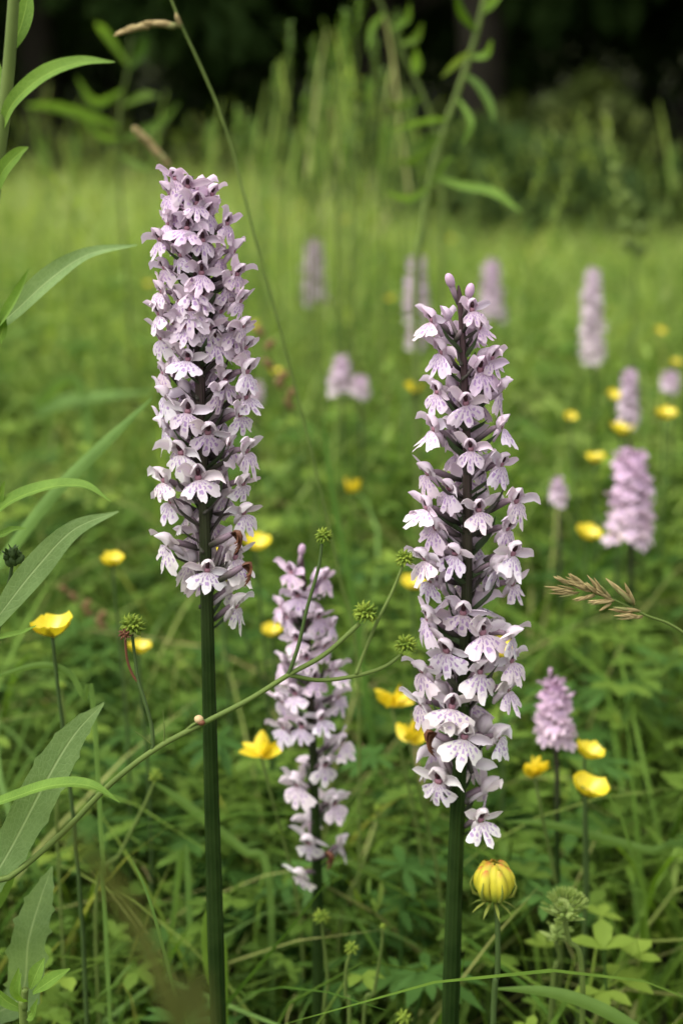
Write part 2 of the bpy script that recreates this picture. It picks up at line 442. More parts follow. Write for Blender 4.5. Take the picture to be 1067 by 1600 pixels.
def t_shoot(rng, h, n, L, W):
    mb = MB(); d = rdir(rng, 0, 0)
    P = [Vector((0, 0, -.01)) + d*(h*.3*t*t) + Vector((0, 0, h*t)) for t in (0, .33, .66, 1)]
    mb.tube(P, [.0016, .0013, .001, .0007], 4, 0, False)
    for i in range(n):
        t = .15+.85*i/max(1, n-1); k = min(int(t*3), 2); p = P[k].lerp(P[k+1], t*3-k)
        a = i*2.4+rng.uniform(-.4, .4); e = R(rng.uniform(10, 55))
        q = Vector((math.cos(a)*math.cos(e), math.sin(a)*math.cos(e), math.sin(e)))
        l = L*rng.uniform(.7, 1.2)*(1-.35*t)
        quick_leaf(mb, p, q, Vector((0, 0, 1)), l, W*l/L, rng.uniform(.1, .5), rng.uniform(.1, .4), 0, None, 3)
    return mb.arrays()
def t_seedhead(rng, h, hl):
    mb = MB(); d = rdir(rng, 0, 0)
    f = lambda t: d*(h*.25*t*t) + Vector((0, 0, h*t - .01))
    mb.tube([f(k/4) for k in range(5)], [.0008, .0007, .0006, .0005, .0004], 3, 0, False, .3)
    for i in range(16):
        t = 1 - (i/16)*hl/h; p = f(t); q = rdir(rng, 20, 75)
        quick_leaf(mb, p, q, Vector((0, 0, 1)), .011*rng.uniform(.7, 1.2), .003, 0, .4, 1)
    return mb.arrays()

def scatter(name, temps, pts, scl, mats, label, cat, hcap=None, tilt=.15):
    n = len(pts); Vs, Fs, Ms, Us, Rs = [], [], [], [], []; off = 0
    which = NPR.integers(0, len(temps), n)
    for ti, T in enumerate(temps):
        idx = np.nonzero(which == ti)[0]
        if not len(idx): continue
        V, F, MI, UV, RV = T
        k = len(idx); p = pts[idx]; s = NPR.uniform(scl[0], scl[1], k)
        if hcap is not None:
            s = np.minimum(s, hcap(p[:, 0], p[:, 1]) / max(V[:, 2].max(), 1e-4))
        px_, py_ = p[:, 0], p[:, 1]       # species grow in patches: tone and height follow them
        pat = .5 + .21*(np.sin(11*px_+2*np.sin(6*py_)) + np.sin(9*py_+2.5*np.sin(7*px_))) + .16*(np.sin(31*px_+4*py_) * np.sin(27*py_-5*px_+2))
        s = s*(.80 + .34*np.clip(pat, 0, 1))
        a = NPR.uniform(0, 2*np.pi, k); c, sn = np.cos(a), np.sin(a)
        tx, ty = NPR.normal(0, tilt, k), NPR.normal(0, tilt, k)
        X = (V[None, :, 0]*c[:, None] - V[None, :, 1]*sn[:, None]) * s[:, None]
        Y = (V[None, :, 0]*sn[:, None] + V[None, :, 1]*c[:, None]) * s[:, None]
        Z = V[None, :, 2] * s[:, None]
        X = X + Z*tx[:, None]; Y = Y + Z*ty[:, None]
        W = np.stack([X + p[:, 0:1], Y + p[:, 1:2], Z + p[:, 2:3]], -1).reshape(-1, 3)
        Vs.append(W.astype('f4')); nv = len(V)
        Fs.append((F[None] + (np.arange(k)*nv)[:, None, None] + off).reshape(-1, 3).astype('i4'))
        Ms.append(np.tile(MI, k)); Us.append(np.tile(UV, (k, 1)))
        Rs.append(np.clip(RV[None]*.28 - .14 + np.clip(pat, 0, 1)[:, None]*.62 + NPR.random(k)[:, None]*.42 - .02, 0, 1).ravel().astype('f4')); off += nv*k
    me = arrays_to_mesh(name, np.concatenate(Vs), np.concatenate(Fs), np.concatenate(Ms), np.concatenate(Us), np.concatenate(Rs), mats)
    return tag(link(name, me), label, cat, kind='stuff')
def wedge(n, y0, y1, pw=1.0, half=lambda y: .33*y + .45, clump=0.0):
    """n random points on the ground between two distances in front of the camera"""
    out = []
    while len(out) < n:
        u = NPR.random(4*n)**pw; y = y0 + (y1-y0)*u; x = NPR.uniform(-1, 1, 4*n)*(.33*y1+.45)
        ok = np.abs(x) < half(y)
        x, y = x[ok], y[ok]
        if clump:
            c = np.sin(x*7.1+1.7*np.sin(y*5.3))*np.sin(y*6.7+1.3*np.sin(x*4.1))
            keep = NPR.random(len(x)) < (.5+.5*c)*clump + (1-clump); x, y = x[keep], y[keep]
        out += list(zip(x, y))
    out = np.array(out[:n])
    z = np.array([ground_z(a, b) for a, b in out])
    return np.column_stack([out, z])
def low_front(x, y):                      # the turf right at the camera's feet is short
    return np.where(y < .485, np.clip((.46-.72*y)*.8, .03, .12), np.minimum(.30, np.where(y < .555, .078, .115 + .24*(y-.5))))
def mid_cap(x, y): return np.clip(.17 + .075*(y-1), .17, .36)*(.7 + .5*NPR.random(len(y)))
def low_grass(x, y): return low_front(x, y)*np.where(y < .485, .95, 1.45)

rg = random.Random(3)
herbs = [t_trefoil(rg, rg.uniform(.09, .18), rg.randint(7, 10), rg.uniform(.009, .016), rg.uniform(.3, .9)) for _ in range(8)]
lobes = [t_lobed(rg, rg.uniform(.10, .19), rg.randint(3, 5), rg.uniform(.02, .032)) for _ in range(5)]
shoots = [t_shoot(rg, rg.uniform(.12, .22), rg.randint(9, 15), rg.uniform(.022, .042), rg.uniform(.004, .010)) for _ in range(7)]
tufts = [t_tuft(rg, 6, .12, .30, .0038) for _ in range(8)]
tufts_tall = [t_tuft(rg, 6, .18, .36, .004, 4) for _ in range(6)]
tufts_far = [t_tuft(rg, 6, .14, .36, .010, 3, 1.3) for _ in range(8)]
heads = [t_seedhead(rg, rg.uniform(.30, .46), rg.uniform(.05, .09)) for _ in range(6)]
def t_stalks(rng, n, h, lean):
    mb = MB()
    for i in range(n):
        d = rdir(rng, 0, 0); hh = h*rng.uniform(.6, 1.1); l = lean*rng.uniform(.3, 1)
        P = [Vector((rng.gauss(0, .01), rng.gauss(0, .01), -.01)) + d*(hh*l*t**1.6) + Vector((0, 0, hh*t*(1-.25*l*t))) for t in (0, .25, .5, .75, 1)]
        mb.tube(P, [.0011, .001, .0009, .0007, .0004], 4, 0, False, rng.random())
        if rng.random() < .5:
            for k in range(3): quick_leaf(mb, P[rng.randint(1, 3)], rdir(rng, 10, 60), Vector((0, 0, 1)), rng.uniform(.012, .03), .004, .2, .3)
    return mb.arrays()
stalks = [t_stalks(rg, 4, .24, 1.1) for _ in range(6)]
lax = [t_tuft(rg, 5, .18, .34, .0042, 8, 1.9) for _ in range(6)]
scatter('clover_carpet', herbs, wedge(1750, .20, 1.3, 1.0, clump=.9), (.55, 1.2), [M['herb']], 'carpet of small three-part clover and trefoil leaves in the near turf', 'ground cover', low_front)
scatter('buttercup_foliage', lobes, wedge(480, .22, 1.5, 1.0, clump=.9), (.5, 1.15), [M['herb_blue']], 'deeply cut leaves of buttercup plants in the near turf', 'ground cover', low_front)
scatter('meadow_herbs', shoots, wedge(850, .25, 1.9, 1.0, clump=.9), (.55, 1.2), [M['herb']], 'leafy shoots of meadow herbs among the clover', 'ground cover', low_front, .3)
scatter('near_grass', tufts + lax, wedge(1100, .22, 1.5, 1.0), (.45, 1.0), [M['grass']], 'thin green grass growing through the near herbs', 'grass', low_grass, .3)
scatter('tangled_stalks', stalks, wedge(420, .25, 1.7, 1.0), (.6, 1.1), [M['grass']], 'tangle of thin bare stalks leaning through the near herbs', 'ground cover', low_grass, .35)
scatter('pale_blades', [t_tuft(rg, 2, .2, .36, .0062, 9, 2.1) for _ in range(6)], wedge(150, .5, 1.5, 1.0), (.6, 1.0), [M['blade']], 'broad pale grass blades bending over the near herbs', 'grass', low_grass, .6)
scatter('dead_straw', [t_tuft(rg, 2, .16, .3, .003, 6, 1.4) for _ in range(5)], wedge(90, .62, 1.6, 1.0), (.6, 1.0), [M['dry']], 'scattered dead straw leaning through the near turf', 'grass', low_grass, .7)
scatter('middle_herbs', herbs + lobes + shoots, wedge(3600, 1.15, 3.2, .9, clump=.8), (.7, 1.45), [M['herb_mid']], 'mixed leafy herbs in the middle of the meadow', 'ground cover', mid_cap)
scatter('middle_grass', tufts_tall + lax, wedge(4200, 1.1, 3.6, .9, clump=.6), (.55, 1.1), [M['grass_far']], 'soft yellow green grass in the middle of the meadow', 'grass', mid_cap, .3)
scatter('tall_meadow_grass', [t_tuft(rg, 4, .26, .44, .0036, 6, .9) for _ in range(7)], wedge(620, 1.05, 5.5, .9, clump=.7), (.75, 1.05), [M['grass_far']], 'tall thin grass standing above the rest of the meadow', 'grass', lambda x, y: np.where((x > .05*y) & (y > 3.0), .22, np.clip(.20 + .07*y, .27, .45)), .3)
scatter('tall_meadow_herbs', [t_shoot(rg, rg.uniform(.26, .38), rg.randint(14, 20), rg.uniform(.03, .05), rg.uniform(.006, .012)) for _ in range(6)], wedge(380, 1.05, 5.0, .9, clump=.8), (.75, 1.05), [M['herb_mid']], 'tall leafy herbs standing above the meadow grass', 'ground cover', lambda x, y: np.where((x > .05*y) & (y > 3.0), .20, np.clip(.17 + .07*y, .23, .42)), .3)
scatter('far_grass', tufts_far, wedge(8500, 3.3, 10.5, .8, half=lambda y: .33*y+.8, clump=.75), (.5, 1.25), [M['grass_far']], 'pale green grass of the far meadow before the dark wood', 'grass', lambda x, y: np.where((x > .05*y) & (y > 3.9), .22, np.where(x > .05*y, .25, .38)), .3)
scatter('grass_seed_heads', heads, wedge(1700, 1.3, 8.5, .9, clump=.8), (.65, 1.2), [M['stalk'], M['grass_far']], 'fine straw coloured grass seed heads over the far meadow', 'grass', None, .25)

# ------------------------------------------------------------------ wood edge
def leaf_cloud(mb, rng, n, centers, size, mat=0):
    for i in range(n):
        c, rad = rng.choice(centers)
        d = rdir(rng, -90, 90); k = rng.random()**.45
        p = Vector(c) + Vector((d.x*rad[0], d.y*rad[1], d.z*rad[2]))*k
        q = (d + rdir(rng, -90, 90)*.8 + Vector((0, 0, -.25))).normalized(); s = q.orthogonal().normalized()
        s = (s + q.cross(s)*rng.uniform(-1, 1)).normalized(); L = size*rng.uniform(.6, 1.3)
        mb.add([p, p + q*L*.5 + s*L*.28, p + q*L, p + q*L*.5 - s*L*.28], [(0, 1, 2, 3)], mat)
def make_tree(seed):
    rng = random.Random(seed); t = MB(); c = MB(); H = rng.uniform(7, 9)
    pts = [(0, 0, -.2)] + [(rng.gauss(0, .06)*k, rng.gauss(0, .06)*k, H*.8*k/6) for k in range(1, 7)]
    t.tube(pts, [.2, .16, .14, .12, .09, .06, .03], 9)
    cen = []
    for i in range(13):
        z0 = rng.uniform(1.3, H*.6); a = i*2.4; L = rng.uniform(1.4, 2.7)
        z1 = max(1.75, z0 + rng.uniform(-.1, 1.2))
        e = (math.cos(a)*L, math.sin(a)*L, z1)
        t.tube([(0, 0, z0), (e[0]*.5, e[1]*.5, (z0+z1)/2+.25), e], [.055, .04, .015], 6)
        cen.append((e, (1.1, 1.1, .6)))
    cen += [((0, 0, H*.65), (2.2, 2.2, 1.7)), ((0, 0, H*.85), (1.7, 1.7, 1.4))]
    leaf_cloud(c, rng, 5500, cen, .26)
    return t.mesh('trunk', [M['bark']]), c.mesh('crown', [M['tree_leaf']])
def make_shrub(seed, w, h, n):
    rng = random.Random(seed); t = MB(); c = MB(); cen = []
    for i in range(9):
        a = i*2.4; rr = w*.5*rng.uniform(.2, .85)
        e = (math.cos(a)*rr, math.sin(a)*rr, h*rng.uniform(.35, .85))
        t.tube([(0, 0, -.1), (e[0]*.4, e[1]*.4, e[2]*.6), e], [.02, .014, .006], 5)
        cen.append((e, (w*.24, w*.24, h*.2)))
    cen.append(((0, 0, h*.4), (w*.42, w*.42, h*.4)))
    leaf_cloud(c, rng, n, cen, .085)
    return t.mesh('trunk', [M['bark']]), c.mesh('crown', [M['shrub_leaf']])
TREES = [make_tree(s) for s in (1, 2, 3)]
tree_spots = [(2.5, 6.7), (.75, 8.0), (-6.5, 9.8), (-4.2, 9.4), (-2.0, 9.8), (.2, 9.6), (2.3, 9.3), (4.6, 9.6), (6.8, 10.0), (-8.5, 12.5), (-4.9, 12.2), (-1.9, 12.6), (1.1, 12.0), (4.1, 12.4), (7.4, 12.9),
              (-6.8, 16), (-3.2, 15.6), (.2, 16), (3.3, 15.7), (6.6, 16.2)]
def place(name, meshes, x, y, rz, s, label, cat, group):
    o = thing(name, (x, y, ground_z(x, y)), label, cat, group); o.rotation_euler.z = rz; o.scale = (s, s, s)
    for nm, me in meshes: link(nm, me, o)
    return o
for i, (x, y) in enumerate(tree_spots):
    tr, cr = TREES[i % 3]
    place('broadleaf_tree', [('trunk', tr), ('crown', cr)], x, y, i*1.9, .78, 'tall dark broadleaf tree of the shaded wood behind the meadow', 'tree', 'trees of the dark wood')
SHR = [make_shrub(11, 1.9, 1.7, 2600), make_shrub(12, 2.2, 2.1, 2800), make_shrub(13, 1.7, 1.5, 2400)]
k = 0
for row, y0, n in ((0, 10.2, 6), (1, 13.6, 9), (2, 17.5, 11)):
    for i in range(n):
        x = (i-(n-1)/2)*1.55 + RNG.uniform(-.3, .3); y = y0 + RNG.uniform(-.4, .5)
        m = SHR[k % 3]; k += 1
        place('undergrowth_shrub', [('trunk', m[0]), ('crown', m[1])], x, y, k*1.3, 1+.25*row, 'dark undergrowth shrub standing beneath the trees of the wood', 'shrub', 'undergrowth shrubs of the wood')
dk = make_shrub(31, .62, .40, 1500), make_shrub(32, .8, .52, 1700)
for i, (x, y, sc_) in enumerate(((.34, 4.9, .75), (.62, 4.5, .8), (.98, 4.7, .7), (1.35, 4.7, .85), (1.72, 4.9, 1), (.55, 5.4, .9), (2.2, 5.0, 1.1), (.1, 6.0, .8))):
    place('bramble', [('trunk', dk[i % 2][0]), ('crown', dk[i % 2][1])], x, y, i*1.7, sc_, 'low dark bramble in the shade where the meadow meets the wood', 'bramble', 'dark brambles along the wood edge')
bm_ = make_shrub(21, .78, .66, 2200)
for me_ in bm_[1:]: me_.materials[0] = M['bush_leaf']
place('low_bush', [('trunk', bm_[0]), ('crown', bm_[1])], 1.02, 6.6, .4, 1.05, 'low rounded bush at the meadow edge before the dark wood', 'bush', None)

# ------------------------------------------------------------------ orchid flower pieces (flower frame: +X faces out, +Z up; millimetres)
mm = .001
def petal_sheet(mb, path, widths, cup, side, rows=8, cols=5, mat=0, edge=0.0, rng=RNG):
    P = spline([(*p, w) for p, w in zip(path, widths)], rows); out = []
    for i, q in enumerate(P):
        c = Vector(q[:3])
        a = Vector(P[min(i+1, rows-1)][:3]) - Vector(P[max(i-1, 0)][:3]); a.normalize()
        s = (Vector(side) - a*Vector(side).dot(a)).normalized(); n = a.cross(s); w = max(.05, q[3])*.5
        out.append([(c + s*(w*t*(1+rng.uniform(-edge, edge))) + n*(cup*w*t*t))*mm for t in [2*j/(cols-1)-1 for j in range(cols)]])
    mb.grid(out, mat)
def make_hood(seed):
    rng = random.Random(seed); mb = MB(); rows = []
    C = spline([(-2.2, 0, -1.2, 1.5), (-3.1, 0, 1.3, 2.5), (-2.4, 0, 4.0, 2.9), (.1, 0, 5.6, 2.3), (2.4+rng.uniform(-.5, .6), 0, 5.3+rng.uniform(-.5, .9), .35)], 9)
    for i, q in enumerate(C):
        c = Vector(q[:3]); t = (Vector(C[min(i+1, 8)][:3]) - Vector(C[max(i-1, 0)][:3])).normalized()
        nin = Vector((t.z, 0, -t.x)); w = q[3]; row = []
        for j in range(9):
            a = R(-108 + 27*j)
            row.append((c + Vector((0, 1, 0))*w*math.sin(a) + nin*w*1.05*(1-math.cos(a)) + Vector((rng.uniform(-.12, .12), 0, rng.uniform(-.12, .12))))*mm)
        rows.append(row)
    mb.grid(rows, 0)
    mb.ell(Vector((-.5, 0, 2.5))*mm, (1.1*mm, .95*mm, 1.75*mm), 7, 5, 1, Matrix.Rotation(R(18), 3, 'Y'))
    mb.ell(Vector((-.75, 0, .5))*mm, (.8*mm, 1.35*mm, 1.3*mm), 7, 4, 2)
    mb.tube([Vector(p)*mm for p in ((-1.6, 0, -.6), (-3.0, 0, -2.6), (-4.0, 0, -4.6), (-4.4, 0, -6.4))], [1.15*mm, 1.25*mm, 1.0*mm, .5*mm], 7, 3)
    return mb.mesh('flower', [M['petal'], M['maroon'], M['throat'], M['petal']])
def make_lip(seed):
    rng = random.Random(seed); mb = MB(); rows = []; uv = []
    NA, NRR = 37, 8; tilt = R(rng.uniform(10, 36)); mid = rng.uniform(8.2, 10.4); sd = rng.uniform(7.8, 9.8)
    notch = (rng.uniform(.6, 2.6), rng.uniform(.6, 2.6)); sin_ = (rng.uniform(18, 25), rng.uniform(18, 25)); skew = rng.uniform(-.08, .08); ruff = [rng.uniform(-.35, .35) for _ in range(NA)]
    back = rng.uniform(.018, .045); curl = rng.uniform(-.02, .02)
    for i in range(NRR):
        rho = i/(NRR-1); row = []
        for j in range(NA):
            ph = -88 + 176*j/(NA-1); ap = abs(ph)
            cl = mid*math.exp(-(ap/24.0)**4*.8 - (ap/40)**2); sl_ = sd*math.exp(-(((ap-46)/31.0))**4*.8)
            r_ = max(cl, sl_, 2.2); r_ -= notch[ph > 0]*math.exp(-((ap-sin_[ph > 0])/4.5)**2)
            r_ = r_*(1 + (ruff[j]*.16 + .05*math.sin(j*.9+seed*3))*(rho**4)) * (1+skew*(1 if ph > 0 else -1))
            a = math.sin(R(ph))*(rho*r_ + .7*(1-rho)); b = math.cos(R(ph))*rho*r_ + .2
            bend = -back*a*a*(1.3 if a > 0 else .8) + curl*b*b + .38*rho*rho*math.sin(j*.62+seed) + .14*rho*math.sin(j*1.9+seed*2)
            p = Vector((math.sin(tilt)*b, a, -math.cos(tilt)*b)) + Vector((math.cos(tilt), 0, math.sin(tilt)))*bend
            row.append((p + Vector((-.2, 0, -.2)))*mm); uv.append((a/8.0, b/10.0))
        rows.append(row)
    mb.grid(rows, 0, uv)
    return mb.mesh('lip', [M['lip']])
def make_sepal(seed, side):
    rng = random.Random(seed); mb = MB(); up = rng.uniform(.2, 5.0); out = rng.uniform(8.0, 10.2); fx = rng.uniform(-2.5, 2.4)
    dr = rng.uniform(-2.8, 1.0)
    petal_sheet(mb, [(-1.6, side*1.0, .6), (-.9+fx*.2, side*3.2, 1.4+up*.45), (fx*.6, side*(out*.72), 1.6+up), (fx+.8, side*out, 1.6+up+dr)],
                [1.6, 3.7, 3.5, .15], rng.uniform(-.35, .7)*side, (.3, 0, 1), 10, 7, 0, .09, rng)
    return mb.mesh('sepal', [M['petal']])
def make_ovary(seed):
    mb = MB()
    mb.tube([Vector(p)*mm for p in ((-12, 0, -8.5), (-9, 0, -6.2), (-6, 0, -3.0), (-3.6, 0, -.6), (-2.2, 0, .2))], [.75*mm, 1.0*mm, 1.15*mm, 1.05*mm, .9*mm], 7)
    return mb.mesh('ovary', [M['ovary']])
def make_bract(seed, L):
    rng = random.Random(seed); mb = MB(); c = rng.uniform(.1, .45)
    petal_sheet(mb, [(0, 0, 0), (L*.28, 0, L*.22), (L*.55, 0, L*(.42+c*.3)), (L*.72, rng.uniform(-1.5, 1.5), L*(.62+c))],
                [2.6, 4.2, 3.0, .3], .55, (0, 1, 0), 7, 5, 0, .03, rng)
    return mb.mesh('bract', [M['bract']])
def make_bud(seed):
    mb = MB(); rng = random.Random(seed)
    mb.ell(Vector((1.0, 0, 4.6))*mm, (1.7*mm, 1.7*mm, 2.7*mm), 8, 6, 0, Matrix.Rotation(R(20), 3, 'Y'))
    mb.tube([Vector(p)*mm for p in ((-2.5, 0, -4.5), (-1.0, 0, -1), (.6, 0, 3.2))], [.8*mm, 1.0*mm, 1.1*mm], 6, 1)
    return mb.mesh('bud', [M['bud'], M['ovary']])
def make_withered(seed):
    rng = random.Random(seed); mb = MB()
    mb.tube([Vector(p)*mm for p in ((-9, 0, -6), (-5, 0, -2.5), (-1.5, 0, .5))], [1.1*mm, 1.5*mm, 1.0*mm], 7, 1)
    for i in range(4):
        s = rng.choice((-1, 1)); y = rng.uniform(0, 3)*s
        petal_sheet(mb, [(-1.5, 0, .4), (.6, y*.4, -1.5+i), (1.2, y*.8, -4+i), (.2, y*.6, -7+i*1.6)], [1.2, 2.6, 2.0, .4], .9, (0, 1, .2), 7, 4, 0, .12, rng)
    return mb.mesh('withered_flower', [M['brown'], M['ovary']])
HOODS = [make_hood(i) for i in range(5)]
LIPS = [make_lip(20+i) for i in range(14)]
SEPS = {s: [make_sepal(40+i*2+(s > 0), s) for i in range(11)] for s in (-1, 1)}
OVARY = make_ovary(1); BUDS = [make_bud(1)]
BRACTS = {L: [make_bract(60+L+i, L) for i in range(3)] for L in (11, 14, 18, 24)}
WITHER = [make_withered(80), make_withered(81)]
# one-mesh flowers for the plants that stand out of focus behind
def joined_flower(seed):
    V, F, MI, UV, RV = [], [], [], [], []; off = 0; mats = []
    for me in (HOODS[seed % 5], LIPS[seed % 8], SEPS[-1][seed % 7], SEPS[1][(seed+2) % 7], OVARY):
        me.calc_loop_triangles()
        v = np.empty(len(me.vertices)*3, 'f4'); me.vertices.foreach_get('co', v); v = v.reshape(-1, 3)
        f = np.empty(len(me.loop_triangles)*3, 'i4'); me.loop_triangles.foreach_get('vertices', f); f = f.reshape(-1, 3)
        m = np.empty(len(me.loop_triangles), 'i4'); me.loop_triangles.foreach_get('material_index', m)
        lp = np.empty(len(me.loop_triangles)*3, 'i4'); me.loop_triangles.foreach_get('loops', lp)
        u = np.empty(len(me.loops)*2, 'f4'); me.uv_layers[0].data.foreach_get('uv', u); u = u.reshape(-1, 2)
        uvv = np.zeros((len(v), 2), 'f4'); uvv[f.ravel()] = u[lp]
        loc = []
        for x in me.materials:
            if x not in mats: mats.append(x)
            loc.append(mats.index(x))
        V.append(v); F.append(f+off); MI.append(np.array(loc, 'i4')[m]); UV.append(uvv); RV.append(np.zeros(len(v), 'f4')); off += len(v)
    return (np.concatenate(V), np.concatenate(F), np.concatenate(MI), np.concatenate(UV), np.concatenate(RV)), mats
JF = [joined_flower(s) for s in range(4)]
JMESH = [arrays_to_mesh('flower', *a, m) for a, m in JF]

LILAC = (.735, .60, .675); PALE = (.80, .72, .735); CREAM = (.795, .755, .70)
def tint(t, rng):
    """t = 0 foot of the spike (cream) .. 1 tip (lilac)"""
    a, b, k = (CREAM, PALE, t*2) if t < .5 else (PALE, LILAC, t*2-1)
    j = rng.uniform(.93, 1.05)
    return tuple(min(.9, (x+(y-x)*k)*j) for x, y in zip(a, b)) + (1,)

class Stem:
    """stem given by photo points in one upright plane, run down to the ground"""
    def __init__(s, pts, Y):
        P = [at(px, py, Y) for px, py in pts]
        lo, b = P[-1], P[-2]
        k = (lo - b)/(lo.z - b.z) if abs(lo.z-b.z) > 1e-6 else Vector((0, 0, 1))
        base = lo + k*(-.012 - lo.z)*.6; base.z = -.012
        s.P = [Vector(p[:3]) for p in spline([tuple(p) for p in P] + [tuple(base)], 60)]
        s.base = Vector((base.x, base.y, 0)); s.Y = Y
    def at_z(s, z):
        for a, b in zip(s.P, s.P[1:]):
            if b.z <= z <= a.z: return a.lerp(b, (a.z-z)/max(1e-9, a.z-b.z))
        return s.P[0] if z > s.P[0].z else s.P[-1]
def floret(root, pos, az, pitch, roll, scale, Rr, t, rng, joined=False, tcol=(1, 1, 1), tk=1.0):
    q = Euler((roll, pitch, az)).to_matrix()
    if joined:
        o = link('flower', JMESH[rng.randrange(4)], root)
        o.color = tuple(a*b for a, b in zip(tint(t*tk, rng)[:3], tcol)) + (1,)
    else:
        o = link('flower', rng.choice(HOODS), root); c = tint(t, rng); o.color = c
        kids = [('lip', rng.choice(LIPS)), ('sepal', rng.choice(SEPS[-1])), ('sepal', rng.choice(SEPS[1])), ('ovary', OVARY)]
        for nm, me in kids:
            ch = link(nm, me, o); ch.color = tuple(x*rng.uniform(.96, 1.04) for x in c[:3]) + (1,)
            if nm == 'ovary': ch.scale = (max(.5, Rr/(12*mm*scale)), 1, 1)
            elif nm == 'lip':
                ch.rotation_euler = (R(rng.uniform(-6, 6)), R(rng.uniform(-14, 10)), R(rng.uniform(-6, 6)))
                ch.scale = (rng.uniform(.9, 1.1), rng.uniform(.74, 1.1), rng.uniform(.82, 1.1))
            else: ch.rotation_euler = (R(rng.uniform(-22, 16)), R(rng.uniform(-12, 12)), R(rng.uniform(-14, 14)))
    o.location = pos - root.location; o.rotation_euler = (roll, pitch, az); o.scale = (scale,)*3
    return o
def orchid(name, stem_px, Y, florets, fillers, r0, r1, scale, label, seed, group=None, joined=False, buds=(), wither=(), Rpx=52, bracts=True, tcol=(1, 1, 1), tk=1.0):
    """florets: photo positions of the flower throats that face us; fillers: count of flowers added on the far side"""
    rng = random.Random(seed); S = Stem(stem_px, Y)
    root = thing(name, S.base, label, 'orchid', group)
    st = MB(); n = len(S.P); zt, zb = S.P[0].z, S.P[-1].z
    st.tube(S.P, [(.35 if p is S.P[0] else .75 if p is S.P[1] else 1)*r0 + (r1-r0)*min(1, max(0, (zt-p.z)/(zt-zb)*1.7)) for p in S.P], 12)
    st.build('stem', M['ostem'], root, S.base)
    zs = [at(px, py, Y).z for px, py in florets]; ztop, zlow = max(zs), min(zs)
    items = []
    for px, py in florets:
        z = at(px, py, Y).z; c = S.at_z(z); cx = (at(px, py, Y).x - c.x)
        Rm = pxm(Rpx, Y)*(1 - .42*max(0, (z-zlow)/(ztop-zlow)))
        k = cx/Rm
        az = math.asin(max(-1, min(1, k*.92)))                # 0 = facing the camera, + = to the right
        if abs(k) > 1: az = math.copysign(R(rng.uniform(68, 95)), k); Rm = abs(cx)/math.sin(abs(az))
        items.append((z, az, Rm))
    for i in range(fillers):
        t = (i+.5)/fillers; z = zlow + (ztop-zlow)*(t*.97+.02)
        az = R(105 + 150*((i*.618) % 1)) * 1.0
        az = R(112) + R(136)*((i*.618034) % 1)
        items.append((z, az, pxm(Rpx, Y)*(1-.45*t)*rng.uniform(.8, 1.05)))
    for z, az, Rm in items:
        t = max(0, min(1, (z-zlow)/(ztop-zlow)))
        d = Vector((math.sin(az), -math.cos(az), 0)); c = S.at_z(z)
        p = c + d*Rm; p.z = z
        yaw = math.atan2(d.y, d.x)
        face = yaw - (az*.28 if abs(az) < R(100) else 0)   # flowers at the sides turn towards the light
        floret(root, p, face + R(rng.uniform(-14, 14)), R(rng.uniform(-10, 16) + 6 - 14*max(0, t-.8)*5), R(rng.uniform(-11, 11)), scale*(1.06-.27*t)*rng.uniform(.86, 1.08), Rm, t, rng, joined, tcol, tk)
        if bracts:
            L = 24 if t < .10 else 18 if t < .3 else 14 if t < .7 else 11
            
            b = link('bract', rng.choice(BRACTS[L]), root)
            q = S.at_z(z - 9.5*mm*scale); bs = scale*min(1.0, Rm*.80/(.72*L*mm*scale)); off_ = rng.choice((-1, 1))*R(rng.uniform(14, 34))
            b.location = q + d*(.0012) - root.location; b.rotation_euler = (R(rng.uniform(-12, 12)), R(rng.uniform(-14, 14)), yaw + off_); b.scale = (bs,)*3
    for px, py, az in buds:
        b = link('bud', BUDS[0], root); p = at(px, py, Y); c = S.at_z(p.z - .004)
        b.location = p - Vector((0, 0, .0045*scale)) - root.location; b.rotation_euler = (0, R(rng.uniform(-8, 12)), R(az)); b.scale = (scale*.9,)*3
        if abs(p.x - c.x) > .002:
            tw = MB(); tw.tube([c - Vector((0, 0, .004)), c.lerp(p, .6) - Vector((0, 0, .004)), p - Vector((0, 0, .004))], [.0008, .0008, .0007], 6); tw.build('pedicel', M['ovary'], root, S.base)
    for px, py, az in wither:
        w = link('withered_flower', rng.choice(WITHER), root); w['label'] = 'brown withered flower'
        d = Vector((math.sin(R(az)), -math.cos(R(az)), 0))
        p = at(px, py, Y - .008); w.location = p - root.location; w.rotation_euler = (0, R(10), math.atan2(d.y, d.x)); w.scale = (scale,)*3
    return root, S

LEFT = [(294,356),(330,333),(281,399),(345,403),(319,425),(361,450),(304,451),(347,489),(293,508),(342,532),(295,558),(252,584),(354,596),
        (255,420),(250,375),(252,455),(248,490),(250,530),(270,545),(368,395),(374,428),(379,470),(384,508),(386,545),(390,580),
        (272,280),(296,292),(334,305),(264,303),(272,330),(312,318),(322,375),(262,350),(358,350),(300,480),(322,462),(278,470),(330,512),(368,520),(270,505),
        (294,638),(351,612),(330,671),(379,646),(254,671),(281,705),(361,693),(314,739),(254,752),(264,786),(383,755),(384,800),(262,850),(329,880),(371,870),(372,948),(390,700),(388,620),(258,620)]
RIGHT = [(753,510),(687,552),(752,576),(680,614),(725,626),(674,670),(784,665),(732,696),(785,727),(695,761),(747,790),(672,503),(770,560),(785,612),(738,482),(805,778),(665,740),
         (676,823),(704,858),(775,883),(794,827),(670,910),(718,947),(664,965),(755,979),(690,1010),(803,915),(750,1038),(656,1045),(798,988),(700,1091),(795,1075),(722,1135),(781,1152),(654,1100),(677,1210),(752,1267),(800,860),(662,790),(660,870),(800,1030)]
